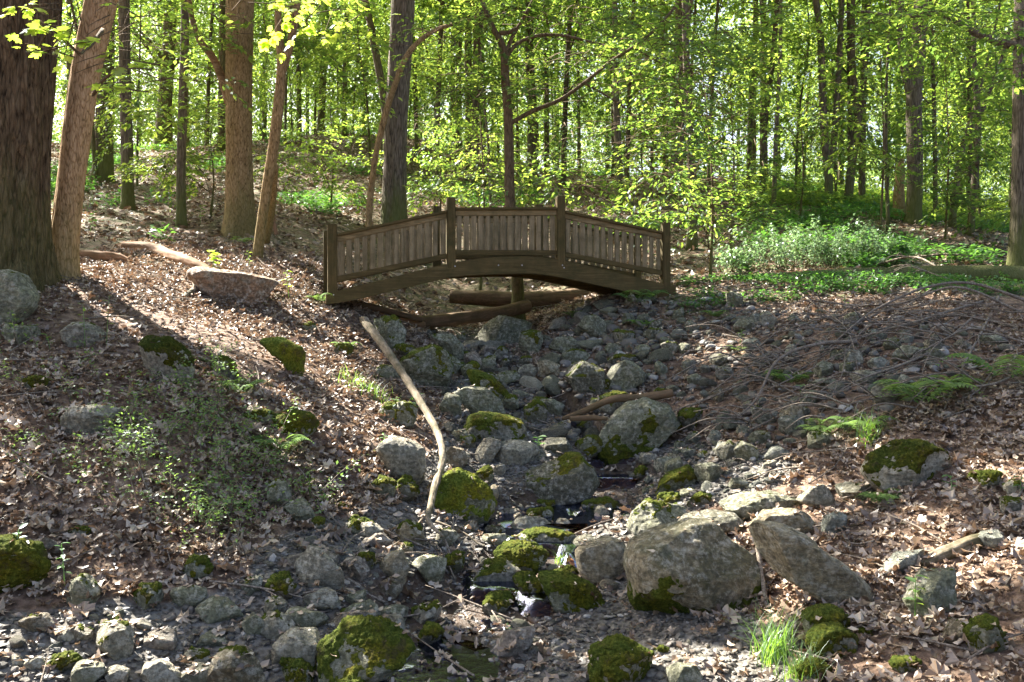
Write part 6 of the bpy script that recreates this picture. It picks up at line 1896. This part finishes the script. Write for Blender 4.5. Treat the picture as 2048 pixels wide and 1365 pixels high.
ferns = [(1275, 615, .34, 'feathery fern beside the far foot of the bridge'), (1300, 600, .22, 'small fern tucked against the bridge end'), (1285, 660, .2, 'fern hanging low below the far foot of the bridge'), (1580, 775, .26, 'fern in the middle of the brushwood heap'),
         (1840, 820, .42, 'broad fern clump growing below the brushwood heap'), (2010, 770, .42, 'big fern at the outer edge of the brushwood'), (1900, 790, .25, 'fern between two larger fern clumps'), (640, 608, .2, 'sunlit fern at the near foot of the bridge'), (690, 700, .14, 'small fern by the little mossy rock'),
         (1760, 1012, .16, 'pale small fern in open leaf litter'), (1640, 880, .22, 'fern leaning over the foot of the brushwood'), (1720, 870, .24, 'fern next to a grass tuft uphill of the whitish boulder'), (485, 490, .22, 'dark fern at the foot of the thick brown trunk'), (480, 790, .2, 'fern behind the green shrubs on the bank'), (1430, 640, .16, 'little fern on top of the rubble bank'),
         (1150, 640, .2, 'fern in the gully beside the fallen logs'), (560, 910, .2, 'fern among the green shrubs, lower part'), (1480, 708, .14, 'tiny fern amid the rubble stones')]
for i, (px, py, r, lab) in enumerate(ferns):
    rgx = np.random.default_rng(700 + i)
    plant('fern', lab, 'fern', px, py, lambda g: (fern_geo(g, r, rgx.integers(6, 10), rgx), 'leaf_wisp'))
def seedling_geo(g, h, nl, ls, rgx, kind='oval', br=0):
    P_, F_, N_, S_ = [], [], [], []
    lean = rgx.normal(0, .12, 2)
    stems = [tube([g, g + [lean[0] * h * .4, lean[1] * h * .4, h * .5], g + [lean[0] * h, lean[1] * h, h]], [.003, .0025, .0015], n=6, ring=4)]
    for k in range(nl):
        t = .35 + .65 * (k + 1) / nl
        a = k * 2.4 + rgx.uniform(-.4, .4)
        c = g + np.array([lean[0] * h * t, lean[1] * h * t, h * t])
        d = np.array([math.cos(a), math.sin(a), rgx.uniform(-.2, .4)])
        m_ = 1 + br
        for q in range(m_):
            cc_ = c + d * q * ls * .8
            P_.append(cc_); F_.append(d + rnd_unit(1, rgx)[0] * (.5 if br else .15)); N_.append([0, 0, 1]); S_.append(ls * rgx.uniform(.7, 1.2))
            if br:
                P_.append(cc_); F_.append(np.cross(d, [0, 0, 1]) + d * .4); N_.append([0, 0, 1]); S_.append(ls * .8)
    lv = leaf_batch(np.array(P_), np.array(F_), np.array(N_, float) + rgx.normal(0, .15, (len(P_), 3)), np.array(S_), kind)
    return stems, lv
def seedling(px, py, h, nl, ls, lab, seed, kind='oval', mat='leaf_low', cat='seedling', name='seedling', br=0, group=None):
    rgx = np.random.default_rng(seed)
    g = G(px, py)
    st, lv = seedling_geo(g, h, nl, ls, rgx, kind, br)
    root = empty(name, g)
    tag(root, lab, cat, group)
    v, f = merge(st); mesh_obj('stem', v - g, f, M['grass'], root)
    mesh_obj('leaves', lv[0] - g, lv[1], M[mat], root)
    return root
sd_list = [(425, 545, .22, 8, .09, 'glowing yellow-green seedling behind the wide reddish boulder', 'maple', 'leaf_yel'), (500, 540, .2, 7, .05, 'seedling at the foot of the forked leaning tree', 'oval', 'leaf'), (578, 600, .28, 9, .07, 'sunlit leafy plant right of the wide reddish boulder', 'oval', 'leaf_yel'),
           (170, 700, .32, 8, .05, 'taller thin seedling before the boulder with a sunlit top', 'oval', 'leaf'), (213, 695, .36, 6, .04, 'thinnest seedling beside a boulder with a sunlit top', 'oval', 'leaf'), (28, 690, .22, 7, .05, 'seedling below the thickest trunk, by low rocks', 'oval', 'leaf'),
           (180, 470, .3, 9, .08, 'leafy seedling behind the leaning sunlit trunk', 'maple', 'leaf_low'), (1075, 905, .12, 6, .07, 'five-leaved seedling growing on the wide pale rock', 'oval', 'leaf_low'), (130, 1190, .22, 9, .045, 'nettle-like seedling next to the thick moss cushion', 'oval', 'leaf_low'),
           (20, 1180, .26, 12, .05, 'dense seedling in front of the thick moss cushion', 'oval', 'leaf_low'), (1830, 1250, .2, 9, .055, 'light green seedling left of the steep triangular boulder', 'oval', 'leaf'), (1800, 530, .4, 12, .13, 'broad-leaved young maple beside the mossy crest log', 'maple', 'leaf_low'),
           (1830, 575, .3, 9, .08, 'maple seedling in front of the mossy crest log', 'maple', 'leaf_low'), (1990, 560, .3, 8, .08, 'seedling behind the outer end of the crest log', 'maple', 'leaf_low'), (1600, 800, .12, 6, .04, 'tiny seedling among the brushwood stones', 'oval', 'leaf_low'),
           (1905, 1000, .12, 5, .05, 'tiny seedling beyond the whitish boulder', 'oval', 'leaf_low'), (770, 900, .1, 8, .04, 'little seedling in front of the pale bare boulder', 'oval', 'leaf_low'), (830, 830, .16, 9, .07, 'broad seedling on the rock by the pole', 'oval', 'leaf_low'),
           (790, 845, .18, 12, .06, 'leafy herb growing against the pole rock', 'oval', 'leaf'), (620, 1000, .16, 9, .045, 'pale seedling at the lower edge of the green shrubs', 'oval', 'leaf_yel'), (1400, 620, .14, 8, .05, 'small plant on the bank top near the bridge end', 'oval', 'leaf_low'),
           (1690, 620, .14, 8, .05, 'small plant under the crest log, middle of the bank', 'oval', 'leaf_low'), (1480, 690, .14, 8, .045, 'small green plant over bluish stones', 'oval', 'leaf_low'), (2040, 1000, .12, 5, .05, 'small plant at the outer leafy edge', 'oval', 'leaf_low'),
           (100, 700, .1, 5, .04, 'short seedling uphill of the small dark moss cushion', 'oval', 'leaf_low'), (810, 480, .3, 9, .08, 'seedling at the foot of the thick grey trunk', 'oval', 'leaf_low'), (400, 450, .3, 9, .09, 'seedling on the slope near the mossy-footed slim trunk', 'oval', 'leaf')]
for i, s_ in enumerate(sd_list):
    seedling(s_[0], s_[1], s_[2], s_[3], s_[4], s_[5], 800 + i, s_[6], s_[7])
# green shrubs on the near bank
rs2 = random.Random(3)
SHR = [(255, 860), (300, 900), (350, 870), (400, 900), (450, 880), (330, 960), (390, 980), (440, 960), (500, 940), (540, 980), (470, 1010), (400, 1040), (330, 1030), (280, 960), (500, 1050), (560, 1010), (430, 820), (380, 800), (470, 850), (250, 920), (300, 820), (540, 900), (590, 960), (480, 1090), (420, 760), (470, 780), (60, 880), (140, 930), (90, 800), (160, 760), (40, 720)]
for i, (px, py) in enumerate(SHR):
    g = G(px, py)
    root = empty('low_shrub', g)
    tag(root, 'wispy low green shrub on the leafy near bank', 'shrub', 'low green shrubs of the near bank')
    rgx = np.random.default_rng(900 + i)
    ns = 5 if i < 25 else 3
    st_all, lvs = [], []
    for k in range(ns):
        o_ = g + np.array([rgx.normal(0, .1), rgx.normal(0, .1), 0]); o_[2] = hz(o_[0], o_[1])
        d = np.array([rgx.normal(0, .6), rgx.normal(0, .5), 1.0]); h = rgx.uniform(.08, .3)
        e = o_ + d * h
        st_all.append(tube([o_, o_ + d * h * .6 + [0, 0, .02], e], [.003, .002, .001], n=5, ring=3))
        t = rgx.uniform(.25, 1.05, 34) ** .8
        p = o_ + d * (t * h)[:, None] + rgx.normal(0, .03, (34, 3))
        fw = rnd_unit(34, rgx); fw[:, 2] *= .4
        lvs.append(leaf_batch(p, fw, np.array([0, 0, 1.0]) + rnd_unit(34, rgx) * .5, rgx.uniform(.014, .03, 34)))
    v, f = merge(st_all); mesh_obj('stems', v - g, f, M['twig'], root)
    v, f = merge(lvs); mesh_obj('leaves', v - g, f, M['leaf_wisp'], root)
# pale bush behind the crest log
for i, (px, py, w) in enumerate([(1480, 550, .38), (1560, 552, .5), (1640, 550, .62), (1720, 545, .56), (1790, 540, .36)]):
    g = G(px, py)
    Y = 12.0 + .2 * i
    g = np.array([(px - CX) * Y / F, Y, 0]); g[2] = hz(g[0], g[1])
    root = empty('pale_bush', g)
    tag(root, ['small pale bush nearest the bridge', 'pale silvery bush second from the bridge', 'tallest bright silvery bush behind the crest log', 'bright bush with upright sprays before the knotty trunk', 'small pale bush beside the young maple'][i], 'bush')
    rgx = np.random.default_rng(950 + i)
    st_all, lvs = [], []
    for k in range(24):
        d = np.array([rgx.normal(0, .45), rgx.normal(0, .35), 1.0]); h = w * rgx.uniform(.5, 1.15)
        o_ = g + np.array([rgx.normal(0, w * .35), rgx.normal(0, w * .25), 0])
        e = o_ + d * h
        st_all.append(tube([o_, o_ + d * h * .5 + [0, 0, .03], e], [.005, .003, .0015], n=5, ring=3))
        t = rgx.uniform(.2, 1.05, 60)
        p = o_ + d * (t * h)[:, None] + rgx.normal(0, .05, (60, 3)) * (1.2 - t)[:, None] * 1.5
        fw = rnd_unit(60, rgx); fw[:, 2] = fw[:, 2] * .5 + .2
        lvs.append(leaf_batch(p, fw, np.array([0, 0, 1.0]) + rnd_unit(60, rgx) * .6, rgx.uniform(.03, .055, 60)))
    v, f = merge(st_all); mesh_obj('stems', v - g, f, M['bark_thin'], root)
    v, f = merge(lvs); mesh_obj('leaves', v - g, f, M['leaf_bush'], root)
# grass tufts
def grass(px, py, n, h, sp, lab, seed, mat='grass'):
    rgx = np.random.default_rng(seed)
    g = G(px, py)
    V, Fq = [], []
    c = 0
    for k in range(n):
        o_ = np.array([rgx.normal(0, sp), rgx.normal(0, sp), 0]); o_[2] = hz(g[0] + o_[0], g[1] + o_[1]) - g[2] - .005
        a = rgx.uniform(0, 6.283); L = h * rgx.uniform(.5, 1.15); b = rgx.uniform(.25, .9)
        d = np.array([math.cos(a), math.sin(a), 0]); s_ = np.array([-d[1], d[0], 0]) * rgx.uniform(.0016, .003)
        for q in range(5):
            t = q / 4
            p = o_ + d * L * b * t * t + np.array([0, 0, L * (t - .45 * b * t ** 2.2)])
            wv_ = 1 - t * .9
            V += [p - s_ * wv_, p + s_ * wv_]
        for q in range(4):
            Fq.append([c + 2 * q, c + 2 * q + 1, c + 2 * q + 3, c + 2 * q + 2])
        c += 10
    o = mesh_obj('grass_tuft', np.array(V), np.array(Fq), M[mat])
    o.location = g
    tag(o, lab, 'grass tuft')
grass(1548, 1325, 170, .26, .035, 'bright sunlit grass tuft on the gravel beside the stick', 60)
grass(1605, 1362, 120, .16, .035, 'shorter dark grass tuft touching a moss cushion', 61)
grass(1735, 885, 90, .3, .04, 'thin-bladed grass tuft above the whitish boulder', 62)
grass(720, 775, 110, .16, .09, 'low spreading grass on the leafy bank beside the pole', 63)
grass(755, 800, 60, .14, .06, 'small grass patch close to the pole', 64)
grass(100, 405, 160, .2, .35, 'wide patch of shaded grass behind the two nearest trunks', 65, 'leaf_low')
grass(170, 420, 160, .2, .35, 'patch of shaded grass right of the leaning sunlit trunk', 66, 'leaf_low')
grass(600, 1240, 12, .1, .02, 'single thin grass sprout over the knobbly boulder', 67)
grass(1120, 1130, 30, .1, .03, 'grass wisps on the stepping stone', 68)
